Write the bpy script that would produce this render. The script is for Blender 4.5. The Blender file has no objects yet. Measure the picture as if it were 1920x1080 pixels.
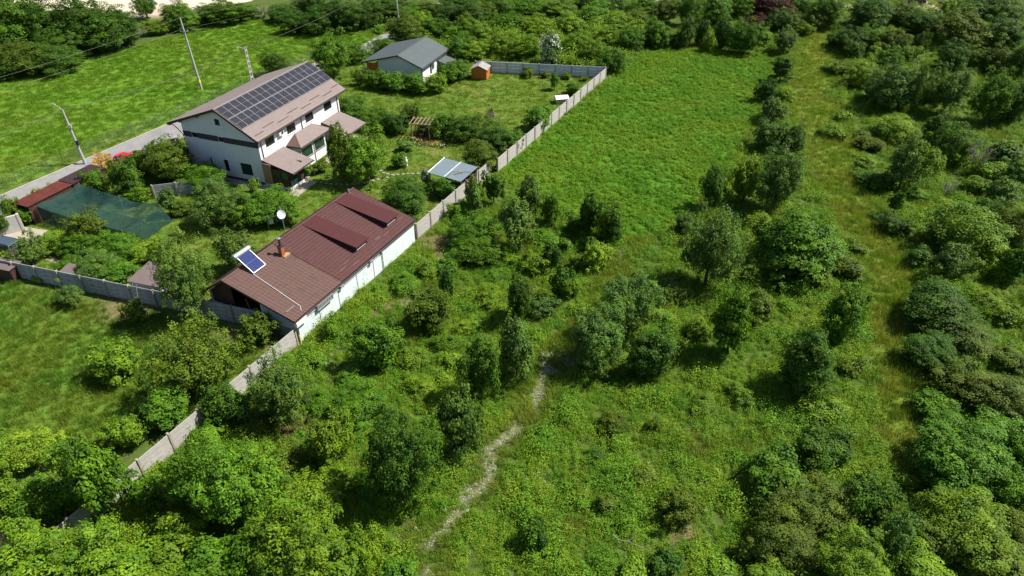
import bpy, math, random
import numpy as np
from mathutils import Matrix, Vector

S = bpy.context.scene
rnd = random.Random(7)
nrg = np.random.default_rng(11)

# ------------------------------------------------------------------ camera, sky, sun, exposure
F = 1330.0; PITCH = math.radians(35.3065); ROLL = math.radians(-0.5376); HC = 39.0   # focal length in photo pixels, drone 39 m up
cam_d = bpy.data.cameras.new('camera'); cam = bpy.data.objects.new('camera', cam_d)
S.collection.objects.link(cam); S.camera = cam
cam_d.sensor_fit = 'HORIZONTAL'; cam_d.sensor_width = 36.0; cam_d.lens = 36.0 * F / 1920.0
cam_d.clip_start = 0.5; cam_d.clip_end = 6000
cam.matrix_world = (Matrix.Translation((0, 0, HC)) @ Matrix.Rotation(math.pi / 2 - PITCH, 4, 'X') @ Matrix.Rotation(ROLL, 4, 'Z'))
S.render.resolution_x = 1024; S.render.resolution_y = 576

SUN_EL = math.radians(53); SUN_AZ = math.radians(9)      # direction towards the sun, from +X
sun_dir = Vector((math.cos(SUN_EL) * math.cos(SUN_AZ), math.cos(SUN_EL) * math.sin(SUN_AZ), math.sin(SUN_EL)))
W = bpy.data.worlds.new('World'); S.world = W; W.use_nodes = True
wn = W.node_tree.nodes; wl = W.node_tree.links
sky = wn.new('ShaderNodeTexSky'); sky.sky_type = 'NISHITA'; sky.sun_disc = False
sky.sun_elevation = SUN_EL; sky.sun_rotation = math.pi / 2 - SUN_AZ
wl.new(sky.outputs[0], wn['Background'].inputs['Color']); wn['Background'].inputs['Strength'].default_value = 0.068
sd = bpy.data.lights.new('sun', 'SUN'); sd.energy = 4.9; sd.angle = math.radians(0.53); sd.color = (1.0, 0.95, 0.87)
so = bpy.data.objects.new('sun', sd); S.collection.objects.link(so)
so.rotation_euler = sun_dir.to_track_quat('Z', 'Y').to_euler(); so.location = (60, 60, 90)
S.view_settings.view_transform = 'Standard'; S.view_settings.look = 'None'
S.view_settings.exposure = 0.97; S.view_settings.gamma = 1.0; S.view_settings.use_curve_mapping = False

# ------------------------------------------------------------------ photo pixel -> point of the place
_c, _s = math.cos(PITCH), math.sin(PITCH); _cr, _sr = math.cos(ROLL), math.sin(ROLL)
def ray(x, y):
    u, v = x - 960, y - 540
    u, v = _cr * u + _sr * v, -_sr * u + _cr * v
    return np.array([u / F, _c - v / F * _s, -_s - v / F * _c])
def at(x, y, h=0.0):
    D = ray(x, y); t = (h - HC) / D[2]
    return np.array([D[0] * t, D[1] * t, h])
def gp(pts): return np.array([at(x, y)[:2] for x, y in pts])

# ------------------------------------------------------------------ helpers
def tag(o, label=None, cat=None, group=None, kind=None):
    if label: o['label'] = label
    if cat: o['category'] = cat
    if group: o['group'] = group
    if kind: o['kind'] = kind
    return o
def empty(name, loc, rz=0.0, label=None, cat=None, group=None):
    o = bpy.data.objects.new(name, None); o.empty_display_size = 0.3
    S.collection.objects.link(o); o.location = loc; o.rotation_euler = (0, 0, rz)
    return tag(o, label, cat, group)
def np_mesh(name, V, Q, mats, lv=None, smooth=False, mi=None):
    """mesh from a vertex array and an (n,k) face array"""
    V = np.asarray(V, np.float32); Q = np.asarray(Q, np.int32); n, k = Q.shape
    me = bpy.data.meshes.new(name)
    me.vertices.add(len(V)); me.vertices.foreach_set('co', V.ravel())
    me.loops.add(n * k); me.loops.foreach_set('vertex_index', Q.ravel())
    me.polygons.add(n); me.polygons.foreach_set('loop_start', np.arange(0, n * k, k, dtype=np.int32))
    me.polygons.foreach_set('loop_total', np.full(n, k, np.int32))
    me.polygons.foreach_set('use_smooth', np.full(n, bool(smooth)))
    if mi is not None: me.polygons.foreach_set('material_index', np.asarray(mi, np.int32))
    for m in (mats if isinstance(mats, (list, tuple)) else [mats]): me.materials.append(m)
    if lv is not None:
        a = me.attributes.new('lv', 'FLOAT', 'FACE'); a.data.foreach_set('value', np.asarray(lv, np.float32))
    me.update(); me.validate()
    return me
def link(name, me, parent=None, loc=(0, 0, 0), rot=(0, 0, 0), scale=(1, 1, 1)):
    o = bpy.data.objects.new(name, me); S.collection.objects.link(o)
    o.location = loc; o.rotation_euler = rot; o.scale = scale
    if parent: o.parent = parent
    return o

class MB:
    """collects boxes, polygons and tubes; build() links them as one mesh object"""
    def __init__(s): s.v = []; s.f = []; s.m = []
    def add(s, vs, fs, mi=0):
        b = len(s.v); s.v += [tuple(map(float, p)) for p in vs]; s.f += [tuple(b + i for i in f) for f in fs]; s.m += [mi] * len(fs)
        return s
    def box(s, x0, x1, y0, y1, z0, z1, mi=0):
        return s.add([(x0, y0, z0), (x1, y0, z0), (x1, y1, z0), (x0, y1, z0), (x0, y0, z1), (x1, y0, z1), (x1, y1, z1), (x0, y1, z1)],
                     [(0, 3, 2, 1), (4, 5, 6, 7), (0, 1, 5, 4), (1, 2, 6, 5), (2, 3, 7, 6), (3, 0, 4, 7)], mi)
    def poly(s, pts, mi=0): return s.add(pts, [tuple(range(len(pts)))], mi)
    def slab(s, pts, d, mi=0):
        """thick sheet: pts is the top outline (ccw from above), d the vector to its underside"""
        n = len(pts); P = [tuple(p) for p in pts]; B = [(p[0] + d[0], p[1] + d[1], p[2] + d[2]) for p in P]
        fs = [tuple(range(n)), tuple(range(2 * n - 1, n - 1, -1))] + [(i, n + i, n + (i + 1) % n, (i + 1) % n) for i in range(n)]
        return s.add(P + B, fs, mi)
    def tube(s, path, rad, n=6, mi=0, caps=True):
        path = [Vector(p) for p in path]; rad = rad if isinstance(rad, (list, tuple)) else [rad] * len(path)
        b = len(s.v); ref = Vector((0.31, 0.17, 0.93))
        for i, p in enumerate(path):
            d = (path[min(i + 1, len(path) - 1)] - path[max(i - 1, 0)]).normalized()
            r0 = ref if abs(d.dot(ref)) < 0.95 else Vector((1, 0, 0))
            u = d.cross(r0).normalized(); w = d.cross(u)
            for k in range(n):
                a = 2 * math.pi * k / n; q = p + (u * math.cos(a) + w * math.sin(a)) * rad[i]; s.v.append(tuple(q))
        fs = [(b + i * n + k, b + i * n + (k + 1) % n, b + (i + 1) * n + (k + 1) % n, b + (i + 1) * n + k) for i in range(len(path) - 1) for k in range(n)]
        if caps: fs += [tuple(b + n - 1 - k for k in range(n)), tuple(b + (len(path) - 1) * n + k for k in range(n))]
        s.f += fs; s.m += [mi] * len(fs)
        return s
    def mesh(s, name, mats, smooth=False):
        me = bpy.data.meshes.new(name); me.from_pydata(s.v, [], s.f)
        for m in (mats if isinstance(mats, (list, tuple)) else [mats]): me.materials.append(m)
        me.polygons.foreach_set('material_index', s.m)
        if smooth: me.polygons.foreach_set('use_smooth', [True] * len(s.f))
        me.update()
        return me
    def build(s, name, mats, parent=None, smooth=False, **kw): return link(name, s.mesh(name, mats, smooth), parent, **kw)

def walled(mb, length, height, holes, depth=0.14, u=(1, 0, 0), n=(0, -1, 0), o=(0, 0, 0), mi=0):
    """one wall face with rectangular openings (x0,x1,z0,z1) and their reveals; n points outwards"""
    u = Vector(u); n = Vector(n); o = Vector(o); z = Vector((0, 0, 1))
    P = lambda a, h, d=0.0: tuple(o + u * a + z * h - n * d)
    flip = u.cross(z).dot(n) < 0
    def q(*p): mb.poly(p[::-1] if flip else p, mi)
    xs = sorted({0.0, length} | {h[0] for h in holes} | {h[1] for h in holes}); zs = sorted({0.0, height} | {h[2] for h in holes} | {h[3] for h in holes})
    for a, b in zip(xs, xs[1:]):
        for c, d in zip(zs, zs[1:]):
            m, k = (a + b) / 2, (c + d) / 2
            if any(h[0] < m < h[1] and h[2] < k < h[3] for h in holes): continue
            q(P(a, c), P(b, c), P(b, d), P(a, d))
    for a, b, c, d in holes:
        q(P(a, c), P(a, c, depth), P(b, c, depth), P(b, c)) if False else None
        for p0, p1 in (((a, c), (b, c)), ((b, c), (b, d)), ((b, d), (a, d)), ((a, d), (a, c))):
            q(P(*p0), P(*p1), P(*p1, depth), P(*p0, depth))
def window(parent, x0, x1, z0, z1, u, n, o, mf, mg, bars=1, depth=0.12, name='window', sill=None):
    """frame (the part) with its panes as sub-parts, set back in an opening"""
    u = Vector(u); n = Vector(n); o = Vector(o); z = Vector((0, 0, 1)); t = 0.06
    def bx(mb, a, b, c, d, d0, d1):
        vs = [tuple(o + u * x + z * h - n * k) for k in (d0, d1) for x, h in ((a, c), (b, c), (b, d), (a, d))]
        mb.add(vs, [(0, 1, 2, 3), (7, 6, 5, 4), (0, 4, 5, 1), (1, 5, 6, 2), (2, 6, 7, 3), (3, 7, 4, 0)])
    mb = MB(); e = 0.004
    a, b, c, d = x0 + e, x1 - e, z0 + e, z1 - e
    bx(mb, a, a + t, c, d, depth - .05, depth + .02); bx(mb, b - t, b, c, d, depth - .05, depth + .02)
    bx(mb, a + t, b - t, c, c + t, depth - .05, depth + .02); bx(mb, a + t, b - t, d - t, d, depth - .05, depth + .02)
    step = (b - a) / (bars + 1)
    for i in range(bars): bx(mb, a + step * (i + 1) - t / 2, a + step * (i + 1) + t / 2, c + t, d - t, depth - .05, depth + .02)
    w = mb.build(name, mf, parent)
    for i in range(bars + 1):
        g = MB(); l = a + step * i + (t if i == 0 else t / 2); r = a + step * (i + 1) - (t if i == bars else t / 2)
        bx(g, l, r, c + t, d - t, depth - .015, depth - .005); g.build('pane', mg, w)
    if sill:
        g = MB(); bx(g, x0 - .05, x1 + .05, z0 - .05, z0 - .004, -.07, .02); g.build('sill', sill, w)
    return w

# ------------------------------------------------------------------ materials
def mat(name, col, rough=0.7, var=0.25, scale=3.0, bump=0.0, bscale=30.0, metal=0.0, col2=None, spec=0.4, coord='Object', detail=6.0, stains=None):
    m = bpy.data.materials.new(name); m.use_nodes = True; nt = m.node_tree; N = nt.nodes; L = nt.links
    b = N['Principled BSDF']; b.inputs['Roughness'].default_value = rough; b.inputs['Metallic'].default_value = metal
    b.inputs['Specular IOR Level'].default_value = spec
    tc = N.new('ShaderNodeTexCoord')
    nz = N.new('ShaderNodeTexNoise'); nz.inputs['Scale'].default_value = scale; nz.inputs['Detail'].default_value = detail; nz.inputs['Roughness'].default_value = 0.6
    L.new(tc.outputs[coord], nz.inputs['Vector'])
    rp = N.new('ShaderNodeValToRGB'); c2 = col2 or tuple(c * (1 - var) for c in col); c1 = col if col2 else tuple(min(1, c * (1 + var)) for c in col)
    rp.color_ramp.elements[0].position = 0.33; rp.color_ramp.elements[1].position = 0.67
    rp.color_ramp.elements[0].color = (*c2, 1); rp.color_ramp.elements[1].color = (*c1, 1)
    L.new(nz.outputs['Fac'], rp.inputs['Fac']); out = rp.outputs['Color']
    if stains:
        n2 = N.new('ShaderNodeTexNoise'); n2.inputs['Scale'].default_value = stains[1]; n2.inputs['Detail'].default_value = 8
        mp = N.new('ShaderNodeMapping'); mp.inputs['Scale'].default_value = stains[3] if len(stains) > 3 else (1, 1, 1)
        L.new(tc.outputs[coord], mp.inputs['Vector']); L.new(mp.outputs[0], n2.inputs['Vector'])
        r2 = N.new('ShaderNodeValToRGB'); r2.color_ramp.elements[0].position = stains[2]; r2.color_ramp.elements[1].position = min(1, stains[2] + 0.18)
        L.new(n2.outputs['Fac'], r2.inputs['Fac'])
        mx = N.new('ShaderNodeMix'); mx.data_type = 'RGBA'; mx.inputs[7].default_value = (*stains[0], 1)
        L.new(r2.outputs['Color'], mx.inputs[0]); L.new(out, mx.inputs[6]); out = mx.outputs[2]
    L.new(out, b.inputs['Base Color'])
    if bump:
        n3 = N.new('ShaderNodeTexNoise'); n3.inputs['Scale'].default_value = bscale; n3.inputs['Detail'].default_value = 5
        L.new(tc.outputs[coord], n3.inputs['Vector'])
        bp = N.new('ShaderNodeBump'); bp.inputs['Strength'].default_value = bump; bp.inputs['Distance'].default_value = 0.02
        L.new(n3.outputs['Fac'], bp.inputs['Height']); L.new(bp.outputs[0], b.inputs['Normal'])
    return m
def glass(name, col, rough=0.06):
    m = mat(name, col, rough, 0.3, 1.3, spec=0.6); return m
M = {}
M['white_wall'] = mat('white_render', (0.600, 0.600, 0.595), 0.9, 0.03, 1.2, 0.25, 60, stains=((0.500, 0.500, 0.495), 0.9, 0.62, (1, 1, 0.35)))
M['garage_wall'] = mat('garage_white_paint', (0.545, 0.600, 0.600), 0.85, 0.04, 1.6, 0.3, 40, stains=((0.460, 0.500, 0.495), 1.4, 0.62, (1, 1, 0.3)))
M['band'] = mat('dark_brown_band', (0.045, 0.034, 0.036), 0.8, 0.2)
M['trim'] = mat('dark_brown_trim', (0.035, 0.018, 0.017), 0.5, 0.2)
M['roof_pale'] = mat('weathered_brown_metal_tile', (0.195, 0.160, 0.148), 0.7, 0.06, 1.5, spec=0.06, stains=((0.165, 0.135, 0.125), 0.8, 0.55))
M['roof_old'] = mat('old_brown_metal_tile', (0.106, 0.064, 0.054), 0.75, 0.12, 1.1, spec=0.08, stains=((0.084, 0.056, 0.049), 1.1, 0.5))
M['roof_red'] = mat('maroon_metal_tile', (0.084, 0.040, 0.037), 0.6, 0.08, 1.4, spec=0.15, stains=((0.068, 0.036, 0.034), 1.2, 0.6))
M['roof_dormer'] = mat('maroon_sheet', (0.062, 0.021, 0.021), 0.6, 0.06, 2.0, spec=0.12)
M['roof_grey'] = mat('grey_metal_roof', (0.075, 0.089, 0.09), 0.6, 0.08, 1.0, spec=0.15)
M['guard'] = mat('maroon_snow_guard', (0.055, 0.020, 0.019), 0.5, 0.1)
M['glass'] = glass('dark_glass', (0.012, 0.016, 0.02))
M['glass_green'] = glass('greenish_glass', (0.012, 0.04, 0.03))
M['dark_frame'] = mat('dark_window_frame', (0.02, 0.014, 0.013), 0.5, 0.2)
M['white_frame'] = mat('white_plastic', (0.580, 0.580, 0.580), 0.4, 0.04)
M['metal'] = mat('zinc_metal', (0.48, 0.50, 0.51), 0.38, 0.12, 4, metal=0.6)
M['steel'] = mat('brushed_steel', (0.62, 0.64, 0.65), 0.28, 0.08, 8, metal=0.85)
M['dark_metal'] = mat('dark_steel', (0.045, 0.045, 0.048), 0.5, 0.2, metal=0.4)
M['concrete'] = mat('fence_concrete', (0.340, 0.325, 0.295), 0.92, 0.12, 2.2, 0.5, 25, stains=((0.240, 0.228, 0.205), 1.6, 0.58, (1, 1, 2.5)))
M['concrete_grey'] = mat('old_grey_concrete', (0.30, 0.305, 0.31), 0.92, 0.15, 2.2, 0.5, 25, stains=((0.19, 0.19, 0.185), 1.6, 0.52, (1, 1, 2.5)))
M['pole_concrete'] = mat('pole_concrete', (0.33, 0.315, 0.29), 0.92, 0.12, 3, 0.4, 40)
M['asphalt'] = mat('pale_worn_asphalt', (0.190, 0.185, 0.180), 0.9, 0.12, 0.7, 0.3, 60, coord='Object', stains=((0.145, 0.140, 0.135), 0.25, 0.55))
M['kerb'] = mat('kerb_concrete', (0.270, 0.255, 0.220), 0.9, 0.15, 1.5)
M['paving'] = mat('sandy_paving', (0.300, 0.260, 0.200), 0.9, 0.12, 2.0, 0.3, 30, stains=((0.200, 0.175, 0.135), 1.0, 0.55))  # darker tone puts the left yard's shadow into the colour
M['stone'] = mat('pale_stepping_stone', (0.24, 0.225, 0.19), 0.9, 0.15, 6)
M['wood_orange'] = mat('orange_stained_boards', (0.42, 0.125, 0.018), 0.7, 0.15, 5)
M['wood'] = mat('weathered_wood', (0.23, 0.16, 0.1), 0.85, 0.25, 6)
M['wood_dark'] = mat('dark_brown_wood', (0.05, 0.022, 0.015), 0.7, 0.25, 5)
M['osb'] = mat('tan_board', (0.26, 0.18, 0.09), 0.85, 0.15, 6)
M['felt'] = mat('grey_roof_felt', (0.23, 0.215, 0.2), 0.95, 0.12, 3)
M['sheet_blue'] = mat('bluish_galvanised_sheet', (0.165, 0.205, 0.225), 0.4, 0.06, 1.4, metal=0.25, stains=((0.130, 0.165, 0.180), 0.9, 0.6))
M['brick'] = mat('orange_brick', (0.27, 0.085, 0.035), 0.9, 0.25, 9)
M['mortar'] = mat('ochre_mortar', (0.30, 0.20, 0.09), 0.95, 0.2, 9)
M['red_sheet'] = mat('red_corrugated_sheet', (0.125, 0.032, 0.021), 0.55, 0.18, 1.5)
M['brown_sheet'] = mat('brown_corrugated_sheet', (0.055, 0.030, 0.030), 0.55, 0.15, 1.5)
M['cream'] = mat('cream_wall', (0.400, 0.385, 0.350), 0.9, 0.08, 1.5, stains=((0.280, 0.265, 0.240), 1.1, 0.6))  # base tone lowered to hold the shadow over the left yard
M['black'] = mat('interior_shade', (0.012, 0.011, 0.011), 0.9, 0.2)  # near-black colour stands in for the shade inside buildings
M['rubber'] = mat('tyre_rubber', (0.02, 0.02, 0.02), 0.85, 0.2)
M['car_red'] = mat('red_car_paint', (0.42, 0.016, 0.03), 0.25, 0.05, spec=0.6)
M['car_blue'] = mat('grey_blue_car_paint', (0.06, 0.085, 0.115), 0.25, 0.05, metal=0.3, spec=0.6)
M['car_dark'] = mat('dark_car_paint', (0.02, 0.022, 0.026), 0.25, 0.05, spec=0.6)
M['lamp_red'] = mat('red_lamp_plastic', (0.4, 0.01, 0.01), 0.3, 0.1)
M['white_paint'] = mat('white_paint', (0.620, 0.620, 0.610), 0.6, 0.04)
M['cloth_blue'] = mat('blue_washing', (0.06, 0.10, 0.22), 0.9, 0.3, 6)
M['cloth_white'] = mat('white_washing', (0.7, 0.7, 0.72), 0.9, 0.1, 6)
M['ochre'] = mat('yellow_marker_paint', (0.7, 0.6, 0.05), 0.6, 0.1)
M['ivory'] = mat('ivory_panel', (0.55, 0.52, 0.44), 0.85, 0.1)
M['wire'] = mat('light_wire', (0.12, 0.125, 0.12), 0.5, 0.1, metal=0.3)
M['cable'] = mat('black_cable', (0.02, 0.022, 0.02), 0.6, 0.1)
M['bark'] = mat('bark', (0.085, 0.065, 0.048), 0.95, 0.35, 8, 0.6, 30)
M['dead_wood'] = mat('grey_dead_twigs', (0.19, 0.165, 0.145), 0.95, 0.25, 8)
M['gravel'] = mat('pale_gravel', (0.25, 0.225, 0.18), 0.95, 0.3, 1.7)

def solar_glass(name, col, line, nx, nz, sx, sz, lw=0.06):
    """dark cells with thin grid lines, in object coordinates (x across, y up the panel)"""
    m = bpy.data.materials.new(name); m.use_nodes = True; N = m.node_tree.nodes; L = m.node_tree.links
    b = N['Principled BSDF']; b.inputs['Roughness'].default_value = 0.16; b.inputs['Specular IOR Level'].default_value = 0.5
    tc = N.new('ShaderNodeTexCoord'); sp = N.new('ShaderNodeSeparateXYZ'); L.new(tc.outputs['Object'], sp.inputs[0]); acc = None
    for ax, k, size in (('X', nx, sx), ('Y', nz, sz)):
        d = N.new('ShaderNodeMath'); d.operation = 'MULTIPLY'; d.inputs[1].default_value = k / size; L.new(sp.outputs[ax], d.inputs[0])
        p = N.new('ShaderNodeMath'); p.operation = 'PINGPONG'; p.inputs[1].default_value = 0.5; L.new(d.outputs[0], p.inputs[0])
        g = N.new('ShaderNodeMath'); g.operation = 'LESS_THAN'; g.inputs[1].default_value = lw; L.new(p.outputs[0], g.inputs[0])
        if acc:
            mx = N.new('ShaderNodeMath'); mx.operation = 'MAXIMUM'; L.new(acc, mx.inputs[0]); L.new(g.outputs[0], mx.inputs[1]); acc = mx.outputs[0]
        else: acc = g.outputs[0]
    mx = N.new('ShaderNodeMix'); mx.data_type = 'RGBA'; mx.inputs[6].default_value = (*col, 1); mx.inputs[7].default_value = (*line, 1)
    L.new(acc, mx.inputs[0]); L.new(mx.outputs[2], b.inputs['Base Color'])
    return m
M['panel_frame'] = mat('panel_frame', (0.36, 0.36, 0.37), 0.5, 0.05)
M['solar'] = solar_glass('solar_cells', (0.018, 0.017, 0.022), (0.055, 0.055, 0.06), 6, 10, 1.1, 1.8)
M['collector'] = solar_glass('blue_collector', (0.005, 0.014, 0.085), (0.05, 0.08, 0.2), 12, 2, 1.5, 1.9, 0.02)

def leafmat(name, src='object', tint=(0.06, 0.11, 0.02), tint2=None, pscale=0.12, trans=0.32, vari=0.55, warm=0.35, stretch=None):
    """leaf surface: the thing's own tint, varied leaf by leaf; light also passes through the leaf"""
    m = bpy.data.materials.new(name); m.use_nodes = True; N = m.node_tree.nodes; L = m.node_tree.links
    b = N['Principled BSDF']; b.inputs['Roughness'].default_value = 0.6; b.inputs['Specular IOR Level'].default_value = 0.16
    if src == 'object':
        oi = N.new('ShaderNodeObjectInfo'); ge = N.new('ShaderNodeNewGeometry'); nz = N.new('ShaderNodeTexNoise'); nz.inputs['Scale'].default_value = 0.9; nz.inputs['Detail'].default_value = 4
        L.new(ge.outputs['Position'], nz.inputs['Vector']); rp = N.new('ShaderNodeValToRGB')      # fresh and older growth within one crown
        rp.color_ramp.elements[0].position = 0.35; rp.color_ramp.elements[1].position = 0.65; rp.color_ramp.elements[0].color = (0.74, 0.82, 0.9, 1); rp.color_ramp.elements[1].color = (1.36, 1.2, 0.95, 1)
        L.new(nz.outputs['Fac'], rp.inputs['Fac']); mu = N.new('ShaderNodeVectorMath'); mu.operation = 'MULTIPLY'; L.new(oi.outputs['Color'], mu.inputs[0]); L.new(rp.outputs['Color'], mu.inputs[1]); base = mu.outputs[0]
    else:
        ge = N.new('ShaderNodeNewGeometry'); nz = N.new('ShaderNodeTexNoise'); nz.inputs['Scale'].default_value = pscale; nz.inputs['Detail'].default_value = 4; nz.inputs['Roughness'].default_value = 0.65
        if stretch:
            mp = N.new('ShaderNodeMapping'); mp.inputs['Rotation'].default_value = (0, 0, -math.radians(stretch[0])); mp.inputs['Scale'].default_value = (stretch[1], 1, 1)
            L.new(ge.outputs['Position'], mp.inputs['Vector']); L.new(mp.outputs[0], nz.inputs['Vector'])
        else: L.new(ge.outputs['Position'], nz.inputs['Vector'])
        rp = N.new('ShaderNodeValToRGB'); rp.color_ramp.elements[0].position = 0.38; rp.color_ramp.elements[1].position = 0.62
        rp.color_ramp.elements[0].color = (*tint, 1); rp.color_ramp.elements[1].color = (*(tint2 or tint), 1)
        L.new(nz.outputs['Fac'], rp.inputs['Fac']); base = rp.outputs['Color']
    at_ = N.new('ShaderNodeAttribute'); at_.attribute_name = 'lv'
    mr = N.new('ShaderNodeMapRange'); mr.inputs['To Min'].default_value = 1 - vari; mr.inputs['To Max'].default_value = 1 + vari
    L.new(at_.outputs['Fac'], mr.inputs['Value'])
    sc = N.new('ShaderNodeVectorMath'); sc.operation = 'SCALE'; L.new(base, sc.inputs[0]); L.new(mr.outputs[0], sc.inputs['Scale'])
    hs = N.new('ShaderNodeMix'); hs.data_type = 'RGBA'; hs.blend_type = 'MULTIPLY'; hs.inputs[7].default_value = (1.35, 1.08, 0.75, 1)
    wm = N.new('ShaderNodeMath'); wm.operation = 'MULTIPLY'; wm.inputs[1].default_value = warm; L.new(at_.outputs['Fac'], wm.inputs[0]); L.new(wm.outputs[0], hs.inputs[0])
    L.new(sc.outputs[0], hs.inputs[6]); L.new(hs.outputs[2], b.inputs['Base Color'])
    tr = N.new('ShaderNodeBsdfTranslucent'); t2 = N.new('ShaderNodeMix'); t2.data_type = 'RGBA'; t2.blend_type = 'MULTIPLY'; t2.inputs[0].default_value = 1; t2.inputs[7].default_value = (1.5, 1.35, 0.6, 1)
    L.new(hs.outputs[2], t2.inputs[6]); L.new(t2.outputs[2], tr.inputs['Color'])
    ms = N.new('ShaderNodeMixShader'); ms.inputs[0].default_value = trans
    L.new(b.outputs[0], ms.inputs[1]); L.new(tr.outputs[0], ms.inputs[2]); L.new(ms.outputs[0], N['Material Output'].inputs['Surface'])
    return m
M['leaf'] = leafmat('leaves', 'object', trans=0.22)
M['blossom'] = mat('white_blossom', (0.42, 0.43, 0.37), 0.8, 0.15, 5)

# ------------------------------------------------------------------ ground: zones of the place
def vnoise(P, scale, seed):
    r = np.random.default_rng(seed); T = r.random((64, 64)); q = P / scale; i = np.floor(q).astype(int); f = q - i; f = f * f * (3 - 2 * f)
    g = lambda a, b: T[(i[:, 0] + a) % 64, (i[:, 1] + b) % 64]
    return (g(0, 0) * (1 - f[:, 0]) + g(1, 0) * f[:, 0]) * (1 - f[:, 1]) + (g(0, 1) * (1 - f[:, 0]) + g(1, 1) * f[:, 0]) * f[:, 1]
def fnoise(P, scale, seed): return (vnoise(P, scale, seed) + 0.5 * vnoise(P, scale / 2.1, seed + 1) + 0.25 * vnoise(P, scale / 4.3, seed + 2)) / 1.75
def inside(P, poly):
    r = np.zeros(len(P), bool); n = len(poly); x, y = P[:, 0], P[:, 1]
    for i in range(n):
        (x0, y0), (x1, y1) = poly[i], poly[(i + 1) % n]
        if y0 == y1: continue
        c = ((y0 > y) != (y1 > y)) & (x < (x1 - x0) * (y - y0) / (y1 - y0) + x0); r ^= c
    return r
def dline(P, pts):
    d = np.full(len(P), 1e9)
    for a, b in zip(pts, pts[1:]):
        ab = b - a; t = np.clip(((P - a) @ ab) / (ab @ ab), 0, 1); d = np.minimum(d, np.linalg.norm(P - a - t[:, None] * ab, axis=1))
    return d
def soft(P, k=1.0, seed=3): return P + k * (np.stack([vnoise(P, 2.3, seed), vnoise(P, 2.3, seed + 9)], 1) - 0.5)

FD = np.array([math.cos(math.radians(63.01)), math.sin(math.radians(63.01))])       # direction of the long concrete fence
FN = np.array([-FD[1], FD[0]]); FC = np.array([15.5, 113.67])                          # its far corner; FN points to the gardens
def fence_side(P): return (P - FC) @ FN                                                 # > 0 on the garden side
RA = np.array([-60.07, 75.14]); RD = np.array([11.0, 20.8]); RD = RD / np.linalg.norm(RD); RN = np.array([RD[1], -RD[0]])   # road edge, direction, towards the houses
ROADPTS = [RA - RD * 60, RA, RA + RD * 23.5, RA + RD * 45, np.array([-27.4, 133.0]), np.array([-22.0, 146.0]), np.array([-15.5, 164.0])]

Z = {}
Z['lmeadow'] = gp([(-260, 250), (-300, 480), (0, 362), (310, 232), (660, 97), (712, 60), (640, 50), (560, 38), (450, 36), (330, 66), (200, 100), (110, 128), (0, 140)])
Z['bmeadow'] = gp([(-250, 470), (0, 522), (300, 590), (500, 650), (470, 690), (380, 770), (230, 850), (100, 860), (-250, 900)])
Z['garden'] = gp([(0, 500), (0, 380), (300, 250), (640, 130), (700, 70), (900, 100), (890, 130), (1137, 148), (930, 326), (785, 448), (550, 610), (400, 590)])
Z['field'] = gp([(1140, 150), (1205, 97), (1300, 92), (1450, 100), (1425, 190), (1400, 260), (1330, 350), (1270, 420), (1200, 450), (1080, 400), (960, 345), (920, 335)])
Z['scrubfield'] = gp([(700, 60), (900, 0), (1215, -5), (1205, 60), (1190, 100), (1138, 130), (892, 108), (850, 110)])
TRACK = gp([(1200, 455), (1165, 485), (1120, 560), (1075, 630), (1040, 680), (1010, 735), (978, 775), (955, 815), (925, 870), (880, 915), (840, 965), (812, 1015), (795, 1085)])
TRK_OPEN = [(0.0, 0.12), (0.07, 0.75), (0.12, 0.3), (0.16, 0.0), (0.38, 0.0), (0.42, 0.4), (0.48, 0.6), (0.55, 0.42), (0.6, 0.6), (0.66, 0.6), (0.72, 0.6), (0.76, 0.75), (0.82, 0.85), (0.88, 0.75), (0.93, 0.55), (1.0, 0.4)]
DRY = gp([(1535, 60), (1530, 120), (1525, 180), (1540, 250), (1565, 320), (1600, 390), (1650, 480), (1690, 545), (1672, 620), (1680, 700), (1690, 770), (1710, 840), (1740, 900)])
BARE = [(740, 572, 1.6), (700, 595, 1.0), (575, 800, 1.5), (530, 812, 1.2), (560, 785, 1.0), (720, 985, 1.1), (725, 1035, 0.9), (745, 690, 1.2), (815, 455, 2.2), (835, 480, 1.4), (230, 580, 2.2), (425, 628, 1.8), (515, 640, 1.6),
        (550, 655, 1.0), (1285, 1010, 0.8), (1730, 218, 1.6), (1525, 330, 1.4), (1575, 655, 0.6), (970, 470, 1.1), (1080, 600, 1.2), (1015, 607, 1.0), (640, 725, 0.8), (1490, 160, 1.5)]
BAREG = [(at(x, y)[:2], r) for x, y, r in BARE]
SANDP = gp([(-700, 30), (60, 24), (200, 26), (340, 30), (400, 14), (470, 2), (520, -12), (560, -60), (300, -190), (-900, -190)])
CLEAR = at(1068, 690)[:2]; DIRT = at(20, 1030)[:2]
def track_w(P):
    """width factor of the open stones along the track, and distance from it"""
    best = np.full(len(P), 1e9); tt = np.zeros(len(P)); acc = 0.0
    tot = sum(np.linalg.norm(b - a) for a, b in zip(TRACK, TRACK[1:]))
    for a, b in zip(TRACK, TRACK[1:]):
        ab = b - a; l = np.linalg.norm(ab); t = np.clip(((P - a) @ ab) / (ab @ ab), 0, 1); d = np.linalg.norm(P - a - t[:, None] * ab, axis=1)
        k = d < best; best[k] = d[k]; tt[k] = (acc + t[k] * l) / tot; acc += l
    return best, np.interp(tt, [p[0] for p in TRK_OPEN], [p[1] for p in TRK_OPEN])
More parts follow.
